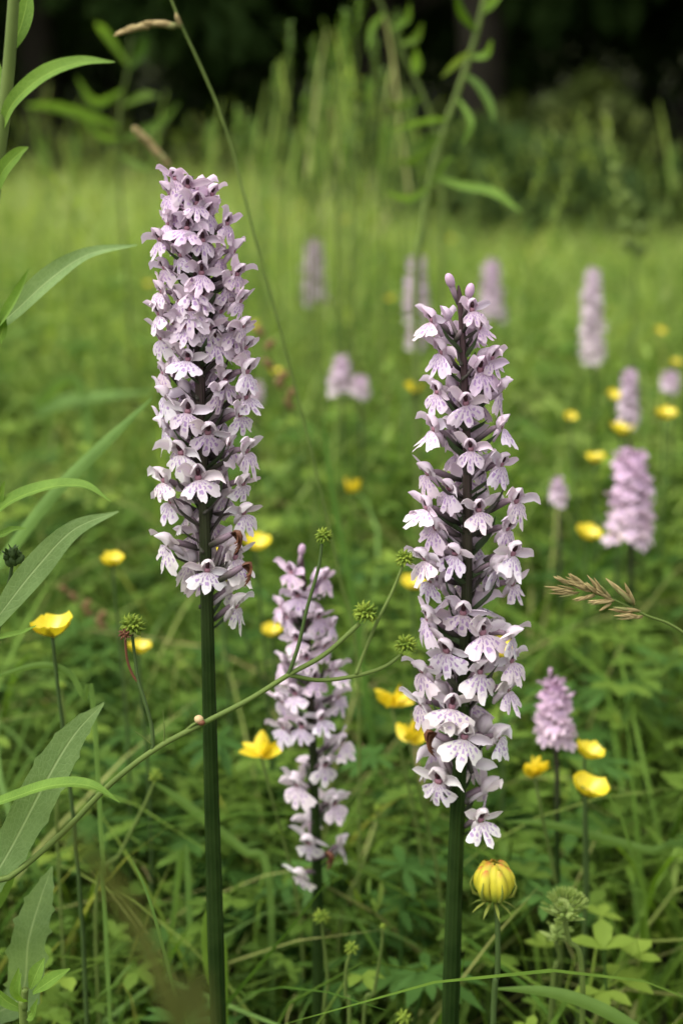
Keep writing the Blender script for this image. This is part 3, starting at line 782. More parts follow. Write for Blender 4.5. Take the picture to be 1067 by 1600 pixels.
MID = [(452,890),(465,925),(448,962),(501,959),(463,992),(509,905),(511,1006),(494,1051),(459,1077),(527,1042),(440,1038),(436,950),(470,1125),(505,1112),(511,1184),(461,1216),(527,1247),(481,1300),(467,1352),(442,1134),(535,1160),(520,975),(480,1020),(440,1095),(530,1090)]
orchid('spotted_orchid', [(300,275),(308,420),(312,560),(318,740),(324,960),(331,1250),(341,1600)], .46, LEFT, 42, .0012, .0031, .93,
       'tall orchid with a dense pale lilac spike and brown withered flowers low down', 101,
       buds=[(290,300,-120),(302,292,30),(312,303,-40),(299,305,90)], wither=[(368,838,70),(385,888,95)], Rpx=49)
orchid('spotted_orchid', [(716,446),(722,520),(728,660),(730,800),(728,960),(722,1130),(713,1300),(703,1600)], .46, RIGHT, 38, .0009, .0033, 1.06,
       'orchid with an open white spike dashed purple and two buds at its tip', 202,
       buds=[(708,436,-160),(732,453,20),(724,494,10)], wither=[(675,1152,-70)], Rpx=54)
orchid('spotted_orchid', [(470,862),(476,930),(484,1060),(490,1200),(496,1400),(497,1600)], .545, MID, 14, .0009, .0026, 1.0,
       'shorter pale pink orchid behind the buttercup seed heads between the two tall orchids', 303,
       buds=[(470,858,40)], wither=[(512,1338,60)], Rpx=48)

def spike(px, py0, py1, w):
    """even set of front flower positions for a blurred spike: centre px, top, foot, half width"""
    out = []; n = max(9, int((py1-py0)/4.4))
    for i in range(n):
        t = (i + RNG.uniform(.1, .9))/n; ww = w*(.5+.5*min(1, t*2.0))
        out.append((px + math.sin(i*2.4)*.88*ww + RNG.uniform(-.12, .12)*w, py0 + (py1-py0)*t))
    return out
orchid('spotted_orchid', [(985,690),(986,760),(986,860),(984,960),(980,1100)], .84, spike(986, 705, 838, 34), 20, .001, .0026, .84,
       'stout mauve pink orchid with a dark gap in its spike beside the yellow buttercups', 404, joined=True, Rpx=30, tcol=(.97, .83, .94))
orchid('spotted_orchid', [(862,1045),(865,1100),(868,1180),(870,1260)], .60, spike(866, 1062, 1152, 26), 10, .0007, .0018, .66,
       'small mauve orchid above the yellow buttercups with a single bud on top', 505, joined=True, buds=[(859,1048,60)], Rpx=26, tcol=(.98, .84, .95))
orchid('spotted_orchid', [(925,412),(926,480),(928,580),(930,700)], 1.35, spike(925, 420, 562, 18), 26, .0008, .002, .74,
       'tall slender white orchid standing far back in the open meadow grass', 606, joined=True, Rpx=15, bracts=False, tk=.5, tcol=(.92, .86, .88))
FARL = ['blurred pale orchid spike far back between the two tall near orchids', 'faint pale orchid spike far back behind the stem of the tall herb',
        'blurred pale orchid spike just behind the two buds of the open white orchid', 'short pale orchid above the flat buttercup over the stout mauve orchid',
        'squat pale orchid in the middle meadow with a smaller one touching it', 'smaller pale orchid touching a squat pale orchid in the middle meadow',
        'tiny pale orchid low between the open white orchid and the stout mauve orchid', 'small pale orchid head beyond the buttercup that stands alone',
        'tiny pale orchid half hidden by the dense lilac spike', 'faint short orchid right below the spike behind the tall herb']
FARO = [((490,368),(492,470), 1.9, 17), ((650,392),(652,500), 1.7, 18), ((767,398),(768,495), 1.73, 18), ((985,570),(980,660), 1.08, 15), ((532,550),(534,608), 1.22, 17), ((562,580),(563,612), 1.2, 11), ((870,740),(872,782), .86, 11), ((1046,575),(1046,605), 1.23, 12), ((398,590),(398,625),1.2,10), ((648,505),(650,540),1.5,12)]
for i, ((x0, y0), (x1, y1), Y, w) in enumerate(FARO):
    orchid('spotted_orchid', [(x0, y0), ((x0+x1)/2, (y0+y1)/2), (x1, y1+10), (x1+2, y1+90)], Y, spike((x0+x1)/2, y0+8, y1, w), max(4, int((y1-y0)/7)), .0006, .0018, .58*Y,
           FARL[i], 700+i, 'far orchids in the meadow', True, Rpx=w*.9, bracts=False, tk=.8, tcol=(.90, .82, .87))

# ------------------------------------------------------------------ plants placed from the photo
def tube_px(pts, rads, n=7, to_ground=None, base=None):
    """points (px, py, Y) -> smooth tube points; the last point may be carried down to the ground"""
    P = [tuple(at(*p)) for p in pts]
    if to_ground is not None: P += to_ground
    return [Vector(p[:3]) for p in spline(P, max(8, 6*len(P)))]
def lin(a, b, n): return [a + (b-a)*i/(n-1) for i in range(n)]
def leaf_px(mb, pts, roll=0.0, cup=.25, teeth=0.0, rows=30, cols=9, seed=0, wave=0.0):
    """a broad leaf along photo points (px, py, Y, width px); roll turns its face about its own length"""
    rng = random.Random(seed)
    P = spline([(*at(p[0], p[1], p[2]), pxm(p[3], p[2])) for p in pts], rows); out = []
    for i, q in enumerate(P):
        c = Vector(q[:3]); t = (Vector(P[min(i+1, rows-1)][:3]) - Vector(P[max(i-1, 0)][:3])).normalized()
        view = (Vector((0, 0, EYE)) - c).normalized()
        s0 = t.cross(view).normalized(); n0 = s0.cross(t)
        s = s0*math.cos(roll) + n0*math.sin(roll); n = t.cross(s) * -1
        w = max(.0002, q[3])*.5; row = []
        for j in range(cols):
            u = 2*j/(cols-1)-1; ww = w
            if teeth and abs(u) == 1 and 2 < i < rows-2: ww = w*(1 + teeth*(.9 if (i + (u > 0)) % 5 == 0 else rng.uniform(-.12, .12)))
            row.append(c + s*(ww*u) + n*(cup*w*abs(u)**1.4) + n*(wave*w*math.sin(i*.9 + u*2.5)*abs(u)))
        out.append(row)
    mb.grid(out)

# ---- tall leafy plant at the left edge
def leafy_plant(label, stem_pts, base, leaves, extra=None, rad=(.0016, .0030)):
    P = tube_px(stem_pts, None, to_ground=[tuple(base)])
    root = thing('leafy_plant', (base[0], base[1], 0), label, 'plant')
    o = (base[0], base[1], 0)
    st = MB(); st.tube(P, lin(rad[0], rad[1], len(P)), 9); st.build('stem', M['stalk'], root, o)
    for i, (pts, kw) in enumerate(leaves):
        kw = dict(kw); mt = kw.pop('mat', 'leaf'); m = MB(); leaf_px(m, pts, seed=i, **kw); m.build('leaf', M[mt], root, o)
    return root, o, P
b1 = at(-30, 1500, .44); b1 = (b1.x, .44, -.01)
leafy_plant('tall plant with long pointed arching leaves up a single pale stem',
    [(24,-40,.445),(20,30,.445),(14,110,.445),(4,200,.445),(-12,330,.444),(-22,520,.442),(-28,800,.44),(-30,1100,.44),(-30,1450,.44)], b1,
    [([(2,205,.445,10),(22,160,.44,26),(70,118,.432,30),(125,98,.425,20),(180,97,.42,2)], dict(roll=.75, cup=.35)),
     ([(-12,310,.444,16),(5,268,.44,24),(28,242,.436,20),(45,230,.432,2)], dict(roll=.5, cup=.3)),
     ([(14,85,.446,6),(30,50,.45,22),(40,15,.455,24),(48,-25,.46,3)], dict(roll=-.3, cup=.25)),
     ([(5,190,.446,8),(2,140,.448,20),(-2,95,.45,3)], dict(roll=.3)),
     ([(-22,525,.442,12),(20,490,.436,30),(80,435,.428,36),(140,397,.42,20),(215,383,.412,2)], dict(roll=.55, cup=.4, mat='leaf_pale')),
     ([(-10,520,.44,6),(12,490,.432,22),(32,455,.426,18),(46,420,.42,2)], dict(roll=.9, cup=.5)),
     ([(-6,545,.44,6),(5,515,.436,20),(8,490,.434,3)], dict(roll=.6)),
     ([(-28,825,.44,16),(15,785,.436,34),(75,762,.43,32),(130,760,.424,24),(173,783,.418,2)], dict(roll=1.05, cup=.3)),
     ([(-28,1000,.44,14),(8,950,.434,32),(55,890,.43,45),(115,828,.424,29),(186,799,.416,2)], dict(roll=.15, cup=.12, wave=.06, mat='leaf_pale')),
     ([(-24,842,.44,8),(5,835,.437,18),(22,828,.435,14),(42,826,.432,2)], dict(roll=.9, cup=.3)),
     ([(-20,1000,.44,8),(10,994,.437,14),(35,988,.434,10),(57,978,.43,2)], dict(roll=.9, cup=.3)),
     ([(-28,775,.442,10),(-8,790,.44,26),(2,770,.438,12),(8,752,.437,2)], dict(roll=.2, cup=.3))])
b2 = at(-60, 1560, .43); b2 = (b2.x, .43, -.01)
leafy_plant('plant with broad toothed grey green leaves low beside the diagonal buttercup stalk',
    [(-45,1240,.43),(-52,1330,.43),(-58,1450,.43),(-60,1560,.43)], b2,
    [([(-40,1420,.43,30),(15,1330,.426,56),(70,1225,.42,63),(115,1150,.416,44),(163,1098,.41,3)], dict(roll=.12, cup=.10, teeth=.16, wave=.05, rows=36, mat='leaf_pale')),
     ([(-46,1270,.43,14),(10,1250,.415,26),(80,1228,.405,30),(140,1228,.40,26),(188,1254,.396,2)], dict(roll=.95, cup=.3)),
     ([(-55,1600,.43,20),(30,1560,.45,56),(45,1470,.452,60),(62,1410,.455,46),(82,1354,.458,3)], dict(roll=-.1, cup=.06, teeth=.28, wave=.05, rows=34, mat='leaf_pale')),
     ([(-54,1500,.43,10),(0,1395,.436,30),(18,1350,.436,20),(28,1328,.436,2)], dict(roll=-.5, cup=.2))])
b3 = at(40, 1660, .40); b3 = (b3.x, .40, -.01)
rt, o3, P3 = leafy_plant('small leafy bud shoot with two upright leaflets below the toothed leaf',
    [(40,1545,.40),(38,1575,.40),(40,1640,.40)], b3,
    [([(48,1545,.40,6),(58,1520,.40,26),(70,1497,.401,3)], dict(roll=.3, cup=.3, rows=12, cols=5)),
     ([(52,1552,.398,6),(80,1532,.394,26),(110,1514,.39,3)], dict(roll=.5, cup=.3, rows=12, cols=5)),
     ([(36,1565,.40,8),(26,1545,.40,22),(30,1512,.40,2)], dict(roll=.2, cup=.4, rows=12, cols=5)),
     ([(42,1565,.396,8),(30,1552,.392,20),(34,1520,.39,2)], dict(roll=.9, cup=.4, rows=12, cols=5)),
     ([(42,1580,.40,8),(8,1562,.40,22),(-20,1530,.40,2)], dict(roll=.5, cup=.3, rows=12, cols=5)),
     ([(44,1590,.398,8),(52,1585,.396,22),(60,1560,.394,2)], dict(roll=.9, cup=.3, rows=12, cols=5))], rad=(.0012, .0014))
# brown-green bud cluster by the tall plant
bc = thing('bud_stalk', (at(-10,1500,.447).x, .447, 0), 'thin stalk with a knobbly brown green bud cluster above the grey green leaf', 'plant')
m = MB(); P = tube_px([(20,880,.447),(16,905,.447),(4,960,.447),(-8,1060,.447),(-10,1500,.447)], None, to_ground=[(at(-10,1500,.447).x, .447, -.01)])
m.tube(P, lin(.0006, .001, len(P)), 6); m.build('stalk', M['stalk_dark'], bc, bc.location)
for i, (dx, dy) in enumerate(((-6,-4),(2,-8),(9,-2),(4,5),(-4,6),(14,2))):
    m = MB(); c = at(18+dx, 872+dy, .446 - .002*(i % 2)); m.ell(c, (.0013, .0013, .0019), 7, 5, 0, Euler((.4*dx*.1, .5, dx)).to_matrix())
    for k in range(5):
        q = rdir(RNG, 20, 80); quick_leaf(m, c, q, Vector((0, 0, 1)), .0034, .0012, 0, .3)
    m.build('bud', M['stalk_dark'], bc, bc.location)

# ---- buttercups
def petal5(mb, rng, L=.0115, W=.011, cup=.55, mat=0, split=None):
    for i in range(5):
        a = i*2*math.pi/5 + rng.uniform(-.12, .12); e = R(rng.uniform(22, 40))
        d = Vector((math.cos(a), math.sin(a), 0)); s = Vector((-math.sin(a), math.cos(a), 0)); rows = []
        for k in range(7):
            t = k/6; x = L*(t - .12*t*t); z = L*(math.tan(e)*t*.55 + .35*t*t)
            w = W*.5*(.18 + 1.0*math.sin(min(1, t*1.12)*math.pi*.62)) * (1 if t < .9 else .82)
            rows.append([d*(x - .0012*u*u*t) + s*w*u + Vector((0, 0, z + cup*w*u*u*.5 + rng.uniform(-1, 1)*.0002)) for u in (-1, -.5, 0, .5, 1)])
        m = mb if split is None else MB()
        m.grid(rows, mat)
        if split is not None: split.append(m)
def stamens(mb, rng, mat=0):
    for i in range(34):
        q = rdir(rng, 25, 85); mb.tube([Vector((0, 0, .0005)), q*rng.uniform(.0028, .0042)], [.00018, .0003], 4, mat)
    mb.ell((0, 0, .0012), (.0016, .0016, .0017), 7, 5, mat)
def sepals5(mb, rng, mat=0):
    for i in range(5):
        a = i*2*math.pi/5+.6; quick_leaf(mb, (0, 0, 0), (math.cos(a), math.sin(a), .35), (0, 0, 1), .0062, .003, -.1, .3, mat)
rb = random.Random(55)
NEARB = []
for v in range(3):
    sp = []; petal5(None, rb, split=sp)
    c = MB(); stamens(c, rb); k = MB(); sepals5(k, rb)
    NEARB.append(([x.mesh('petal', [M['yellow']]) for x in sp], c.mesh('stamens', [M['anther']]), k.mesh('sepals', [M['stalk']])))
FARB = []
for v in range(3):
    m = MB(); petal5(m, rb); stamens(m, rb, 1); FARB.append(m.mesh('flower_head', [M['yellow'], M['anther']]))
def buttercup(px, py, Y=None, h=None, label='', group=None, near=False, tilt=(0, 0), scale=1.0, bend=.02, bp=None):
    p = at(px, py, Y) if Y else at_h(px, py, h)
    jx = .006 if near else .03; b = Vector((p.x + rb.uniform(-jx, jx), p.y + rb.uniform(0, jx), ground_z(p.x, p.y))) if bp is None else Vector(bp)
    root = thing('buttercup', b, label, 'flower', group)
    rot = Euler((R(tilt[0]), R(tilt[1]), rb.uniform(0, 6)), 'ZYX').to_matrix()
    rot = Euler((R(tilt[0]), R(tilt[1]), 0)).to_matrix() @ Matrix.Rotation(rb.uniform(0, 6), 3, 'Z')
    q = p - Vector((0, 0, .012*scale))
    P = [Vector(x) for x in spline([tuple(p), tuple(q), tuple(q.lerp(b, .4) + Vector((.004 if near else bend, 0, .0))), tuple(b - Vector((0, 0, .01)))], 14)]
    m = MB(); m.tube(P, lin(.0006, .0011, 14), 6); m.build('stem', M['stalk_dark'], root, b)
    V = rb.randrange(3)
    M4 = Matrix.Translation(p - b) @ rot.to_4x4() @ Matrix.Scale(scale, 4)
    if near:
        for me in NEARB[V][0]: link('petal', me, root).matrix_local = M4
        link('stamens', NEARB[V][1], root).matrix_local = M4; link('sepals', NEARB[V][2], root).matrix_local = M4
    else: link('flower_head', FARB[V], root).matrix_local = M4
    return root
buttercup(84, 995, .50, label='open yellow buttercup just above a looping green stalk', near=True, tilt=(4, -3), scale=0.78)
buttercup(177, 884, .66, label='yellow buttercup with a thin stalk below the long arching pale blade', near=True, tilt=(8, 0), scale=0.58)
buttercup(217, 1022, .62, label='yellow buttercup partly behind a green and brown seed head', near=True, tilt=(-5, 5), scale=0.58)
buttercup(914, 1184, .575, label='upper of two yellow buttercups below the small mauve orchid', near=True, tilt=(6, 22), scale=0.65)
buttercup(914, 1242, .545, label='lower, larger and brighter of two yellow buttercups below the small mauve orchid', near=True, tilt=(10, 18), scale=0.78)
buttercup(915, 842, h=.22, label='yellow buttercup left of the stout mauve orchid foot, tipped to one side', near=True, tilt=(15, 14), scale=0.78)
buttercup(962, 846, h=.21, label='small yellow buttercup touching the foot of the stout mauve orchid spike', near=True, tilt=(10, 0), scale=0.55)
buttercup(970, 680, h=.25, label='flat yellow buttercup just above the tip of the stout mauve orchid', near=True, tilt=(2, 3), scale=0.82)
buttercup(930, 723, h=.24, label='yellow buttercup seen edge on between two orchid spikes', near=True, tilt=(6, -6), scale=0.68)
buttercup(1038, 655, h=.26, label='yellow buttercup standing alone beyond the stout mauve orchid', near=True, tilt=(10, 5), scale=0.76)
buttercup(645, 612, h=.27, label='yellow buttercup beside the middle of the open white orchid spike', near=True, tilt=(20, 5), scale=0.68)
buttercup(400, 858, h=.24, label='yellow buttercup behind the withered flowers of the dense lilac orchid', near=True, tilt=(15, 5), scale=0.76)
buttercup(342, 868, h=.235, label='yellow buttercup showing through the foot of the dense lilac spike', near=True, tilt=(15, 5), scale=0.61)
buttercup(425, 993, h=.2, label='yellow buttercup beside the shorter pink orchid tip', near=True, tilt=(12, 0), scale=0.55)
buttercup(780, 1022, h=.2, label='yellow buttercup seen through the open white orchid spike', near=True, tilt=(20, 0), scale=0.68)
buttercup(645, 920, h=.22, label='yellow buttercup half hidden by the edge of the open white orchid', near=True, tilt=(15, 0), scale=0.68)
FB = [(398,512),(955,622),(232,447),(700,572),(1055,570),
      (430,585),(470,322),(540,345),(705,375),(890,655),(1030,520),(610,470),(350,905)]
for i, (px, py) in enumerate(FB):
    hh = rb.uniform(.22, .30)
    if at_h(px, py, hh).y > 3.8: hh = .30
    buttercup(px, py, h=hh, label='tiny blurred yellow buttercup deep in the meadow', group='far buttercups in the meadow', tilt=(rb.uniform(0, 35), rb.uniform(-15, 15)), scale=rb.uniform(.38, .58))

for px, py in ((1022,1165),(1046,1178)):
    buttercup(px, py, .95, label='small dim buttercup low in the grass beyond the pair of bright buttercups', group='dim buttercups low in the grass', tilt=(15, 5), scale=.6)

# ---- yellow vetch heads (bunched keeled petals)
def pea_flower(mb, o, d, L, rng, mat=0):
    d = Vector(d).normalized(); s = d.orthogonal().normalized(); s = (s + d.cross(s)*rng.uniform(-1, 1)).normalized(); n = s.cross(d)
    rows = []
    for k in range(6):
        t = k/5; w = L*.34*math.sin(math.pi*min(.95, .12+.85*t))**.8
        rows.append([Vector(o) + d*L*t + n*(L*.28*t*t) + s*w*u + n*(.45*w*(1-u*u)) for u in (-1, -.5, 0, .5, 1)])
    mb.grid(rows, mat)
def vetch(px, py, Y, label, n=5, scale=1.0):
    p = at(px, py, Y); b = Vector((p.x + .01, p.y + .02, 0)); root = thing('yellow_vetch', b, label, 'flower')
    m = MB(); P = [Vector(x) for x in spline([tuple(p - Vector((0, 0, .006))), tuple(p.lerp(b, .5) + Vector((.012, 0, 0))), tuple(b - Vector((0, 0, .01)))], 10)]
    m.tube(P, lin(.0007, .0011, 10), 6); m.build('stem', M['stalk'], root, b)
    for i in range(n):
        a = i*2*math.pi/n + .5; m = MB()
        d = Vector((math.cos(a)*.75, math.sin(a)*.75, rb.uniform(.3, 1.3)))
        pea_flower(m, p - Vector((0, 0, .005)), d, .0086*scale, rb); m.build('petal', M['trefoil'], root, b)
    return root
vetch(408, 1162, .57, 'deep yellow vetch flower between the lilac orchid stem and the pink orchid', 6, 1.15)
vetch(548, 757, .95, 'yellow vetch pair in the open grass between the two tall orchids', 6, 1.2)
vetch(612, 1084, .60, 'pale yellow vetch bunch beside the open white orchid', 7, 1.15)
vetch(640, 1140, .58, 'yellow vetch bunch partly behind the foot of the open white spike', 6, 1.1)
vetch(836, 1196, .57, 'dull yellow vetch cluster between the white orchid and the small mauve orchid', 7, 1.0)

# ---- ripe yellow trefoil head and green clover heads near the white orchid's stem
p = at(771, 1378, .452); b = Vector((p.x + .002, .452, 0))
tr = thing('trefoil_head', b, 'rounded yellow flower head with orange tips on a dark stalk by the white orchid', 'flower')
m = MB(); P = tube_px([(772,1400,.452),(777,1440,.452),(777,1520,.452),(770,1600,.452)], None, to_ground=[(b.x, .452, -.01)]); m.tube(P, lin(.0009, .0012, len(P)), 7); m.build('stem', M['stalk_dark'], tr, b)
for i in range(12):
    lay = i % 2; a = i*math.pi/6 + rb.uniform(-.14, .14); m = MB(); rows = []; rr = .0061; jit = rb.uniform(.9, 1.08)*(.86 if lay else 1); zt_ = rb.uniform(.95, 1.12)*(1.1 if lay else 1); lean = rb.uniform(-.5, .5)
    for k in range(10):
        t = k/9; th = R(150 - (144 if lay else 120)*t); rad = rr*math.sin(th)*jit; z = rr*zt_*math.cos(th) + .0009*t
        w = rr*.40*math.sin(math.pi*(.14+.80*t))**.7
        d = Vector((math.cos(a+lean*t*.4), math.sin(a+lean*t*.4), 0)); s = Vector((-d.y, d.x, 0))
        rows.append([p + d*(rad + .0018*(1-u*u)) + s*w*u*(1+rb.uniform(-.06, .06)) + Vector((0, 0, z)) for u in (-1, -.5, 0, .5, 1)])
    m.grid(rows); m.build('petal', M['ripe'], tr, b)
m = MB()
for i in range(9):
    a = i*2*math.pi/9; quick_leaf(m, p - Vector((0, 0, .0068)), (math.cos(a), math.sin(a), -.1), (0, 0, 1), .0088, .0013, .35, .3)
for i in range(7):
    a = i*2*math.pi/7 + .5; d = Vector((math.cos(a), math.sin(a), 0))
    m.tube([p + d*.002 - Vector((0, 0, .0066)), p + d*.0072 - Vector((0, 0, .0038)), p + d*.0083 - Vector((0, 0, .0002)), p + d*.0074 + Vector((0, 0, .003))], [.0006, .0007, .0004, .0001], 5)
m.ell(p, (.0056, .0056, .0066), 8, 6); m.build('calyx', M['ripe_calyx'], tr, b)
def clover_head(px, py, Y, label, n, size, foot):
    p = at(px, py, Y); b = Vector((at(*foot, Y).x, Y, 0)); root = thing('clover_head', b, label, 'flower')
    m = MB(); P = tube_px([(px, py+10, Y), (px+6, py+40, Y), (*foot, Y)], None, to_ground=[(b.x, Y, -.01)]); m.tube(P, lin(.0009, .0012, len(P)), 7); m.build('stem', M['stalk'], root, b)
    c = MB(); c.ell(p - Vector((0, 0, size*.02)), (size*.26, size*.26, size*.24), 9, 6); c.build('core', M['pod_pale'], root, b)
    for i in range(5):
        a = i*2*math.pi/5 + .4; m = MB(); quick_leaf(m, p - Vector((0, 0, size*.2)), (math.cos(a), math.sin(a), .25), (0, 0, 1), size*1.0, size*.42, -.15, .25, 0, None, 3); m.build('leaf', M['pod_pale'], root, b)
    for i in range(n):
        q = rdir(rb, 18, 88); q.x += .12; m = MB(); e = p + q.normalized()*size*.34
        m.tube([p, e, p + q.normalized()*size*.62], [size*.06, size*.10, size*.075], 6)
        s = q.orthogonal().normalized()
        for k in range(4):
            w = Matrix.Rotation(k*math.pi/2, 3, q.normalized()) @ s
            quick_leaf(m, p + q.normalized()*size*.58, q.normalized() + w*.2, w, size*.42, size*.07, 0, .2)
        m.build('calyx', M['pod_pale'], root, b)
    return root
clover_head(882, 1428, .47, 'spiky green clover head on a pale stalk beyond the yellow trefoil head', 64, .0105, (910, 1560))
clover_head(868, 1462, .50, 'smaller dull green clover head tucked under the spiky one', 20, .0075, (862, 1560))

# ---- green seed heads on the branched buttercup stalk
def achenes(mb, p, rad, n, rng, mat=0):
    mb.ell(p, (rad*.55,)*3, 8, 6, mat, None, .3)
    for i in range(n):
        z = 1 - 2*(i+.5)/n*.86; a = i*2.39996; s_ = math.sqrt(max(0, 1-z*z)); q = Vector((s_*math.cos(a), s_*math.sin(a), z))
        q = (q + rdir(rng, -90, 90)*.12).normalized(); w = q.orthogonal().normalized()
        e = p + q*rad*.95
        mb.tube([p + q*rad*.4, p + q*rad*.72, e, e + (q*.5 + w*.5)*rad*.3], [rad*.13, rad*.18, rad*.07, rad*.02], 5, mat, True, rng.random())
base = at(-140, 1490, .42); base = Vector((base.x - .015, .42, 0))
br = thing('buttercup_stalks', base, 'long branched buttercup stalk crossing the lilac orchid, carrying round green seed heads', 'plant')
def branch(pts, r0, r1, ground=False, mat='stalk', name='stalk'):
    m = MB(); P = tube_px(pts, None, to_ground=[(base.x + .012, .42, .08), (base.x, .42, -.01)] if ground else None)
    m.tube(P, lin(r0, r1, len(P)), 7); return m.build(name, M[mat], br, base)
branch([(562,974,.447),(508,1022,.444),(452,1054,.441),(388,1094,.439),(320,1129,.437),(241,1172,.434),(170,1228,.431),(100,1300,.428),(20,1368,.425),(-80,1440,.422)], .0008, .00115, True)
branch([(628,1022,.452),(600,1042,.45),(556,1056,.447),(500,1063,.444),(452,1055,.441)], .0006, .0008)
branch([(503,850,.444),(497,890,.443),(480,950,.442),(466,1010,.441),(450,1056,.441)], .0005, .0007, mat='stalk_dark')
branch([(629,884,.456),(612,926,.454),(590,970,.451),(568,1022,.449),(556,1054,.447)], .0005, .0007)
branch([(207,992,.44),(211,1025,.44),(216,1062,.438),(228,1100,.436),(238,1140,.435),(239,1173,.434)], .0005, .0007, mat='stalk_dark')
branch([(196,998,.438),(199,1030,.438),(208,1055,.438),(217,1066,.438)], .0004, .0005, mat='brown')
branch([(310,1128,.436),(300,1134,.436),(290,1143,.4362)], .0005, .0006)
branch([(255,1110,.436),(257,1138,.4355),(256,1163,.4345)], .0001, .0003)
branch([(210,1142,.434),(222,1150,.434),(237,1163,.434)], .0001, .0003)
for i, (px, py, Y, rp) in enumerate(((506,838,.444,12),(571,958,.447,17),(632,873,.456,13),(634,1008,.452,15),(207,978,.44,17))):
    m = MB(); achenes(m, at(px, py, Y), pxm(rp*1.18, Y), 44, rb); m.build('seed_head', M['pod'], br, base)
m = MB(); achenes(m, at(196, 991, .437), pxm(11, .437), 26, rb); o = m.build('seed_head', M['brown'], br, base); o['label'] = 'dark brown withered seed head'
m = MB(); c = at(311, 1124, .436); m.ell(c, (.0016, .0014, .0015), 8, 6, 0); m.ell(c + Vector((.0009, -.0006, -.0009)), (.0013, .0012, .001), 7, 5, 1); o = m.build('dried_bud', [M['tan'], M['brown']], br, base); o['label'] = 'small tan dried bud'
def lone_head(px, py, Y, rp, pts, label, n=22, mat='pod'):
    b = Vector((at(*pts[-1], Y).x, Y, 0)); root = thing('seed_head_stalk', b, label, 'plant')
    m = MB(); P = tube_px([(px, py+4, Y)] + [(*q, Y) for q in pts], None, to_ground=[(b.x, Y, -.01)]); m.tube(P, lin(.0006, .0009, len(P)), 6); m.build('stalk', M['stalk'], root, b)
    m = MB(); achenes(m, at(px, py, Y), pxm(rp, Y), n, rb); m.build('seed_head', M[mat], root, b)
lone_head(502, 1433, .52, 15, [(508,1490),(512,1540),(506,1600)], 'green seed head just beside the pink orchid stem')
lone_head(549, 1482, .49, 13, [(541,1512),(540,1560),(546,1600)], 'yellowish seed head on a thin dark stalk right of the pink orchid stem')
lone_head(598, 1447, .50, 7, [(596,1480),(584,1550),(568,1600)], 'tiny closed bud on a slender stalk between two orchid stems', 12)
lone_head(630, 1590, .48, 15, [(632,1620),(636,1680)], 'low yellow green seed head close to the white orchid stem foot')
lone_head(244, 1212, .56, 13, [(225,1260),(190,1330),(150,1420)], 'blurred yellow green bud on a slanting stalk left of the lilac orchid stem', 16)
lone_head(97, 1072, .56, 8, [(99,1100),(100,1160),(90,1300)], 'small pale bud on a fine stalk under the open buttercup', 14)
lone_head(590, 1262, .60, 9, [(586,1300),(560,1370),(530,1460)], 'small blurred green bud beside the pink orchid flowers', 14)

# ---- grass with seed heads
def grass_head(name, label, culm, spk, mat, Y, r=(.0004, .0008), size=.011, group=None, cat='grass stalk'):
    end = culm[-1]; e = at(*end, Y); b = Vector((e.x, Y, ground_z(e.x, Y)))
    root = thing(name, b, label, cat, group)
    m = MB(); P = tube_px([(*q, Y) for q in culm], None, to_ground=[tuple(b - Vector((0, 0, .01)))]); m.tube(P, lin(r[0], r[1], len(P)), 6); m.build('culm', M['stalk_dark' if mat == 'x' else 'stalk'], root, b)
    for (x0, y0, x1, y1, w) in spk + ([(x0+rb.uniform(-5, 5), y0+rb.uniform(-4, 4), x1+rb.uniform(-9, 3), y1+rb.uniform(-5, 5), w) for x0, y0, x1, y1, w in spk[:10]] if len(spk) > 12 else []):
        m = MB(); a, c = at(x0, y0, Y), at(x1, y1, Y - .002); d = c - a; L = d.length
        w = pxm(w, Y)*.7; ph = rb.uniform(0, 6)
        for k in range(4):                       # overlapping scales either side of the spikelet
            o_ = a + d*(.16*k); dd = (d.normalized() + rdir(rb, -90, 90)*.16).normalized(); l_ = L*(.62 - .05*k)
            m.tube([o_, o_ + dd*l_*.35, o_ + dd*l_*.75, o_ + dd*l_ + d*.08], [w*.3, w*.85, w*.55, w*.06], 6)
        m.build('spikelet', M[mat], root, b)
    return root
grass_head('grass_stalk', 'ripe brown grass head arching in over the meadow above the buttercups',
    [(905,918),(960,938),(1010,962),(1045,975),(1080,1000),(1150,1070),(1210,1220),(1225,1500)],
    [(892,915,866,900,5),(900,922,855,917,4),(905,925,862,926,4),(915,918,888,898,5),(925,925,885,908,5),(930,930,893,938,4),(940,930,912,910,5),(948,934,922,902,5),(958,940,935,915,5),(960,938,918,942,5),
     (990,945,950,903,8),(990,945,976,912,6),(955,942,935,954,4),(1000,955,952,952,6),(1005,962,958,964,5),(1003,965,970,960,5)], 'dry', .45)
grass_head('grass_stalk', 'thin grass stalk with one pale drooping spikelet leaning out of the meadow top',
    [(262,-15),(272,10),(285,42),(312,100),(340,165),(360,225),(378,290),(398,370),(420,450),(452,570),(490,720),(530,900),(560,1080)],
    [(280,40,240,36,9),(262,38,222,38,9),(245,38,205,44,9),(230,38,190,50,8),(215,42,178,56,6),(283,45,275,20,7)], 'dry', .62, (.0005, .0007))
grass_head('grass_stalk', 'blurred tan grass head drooping just above the dense lilac orchid tip',
    [(212,200),(240,228),(262,258),(285,330),(310,450),(330,600)],
    [(222,212,208,198,12),(230,222,215,205,12),(240,232,224,210,12),(250,242,232,222,12),(258,252,240,232,12),(264,262,250,240,12)], 'dry', .85, (.0007, .001))
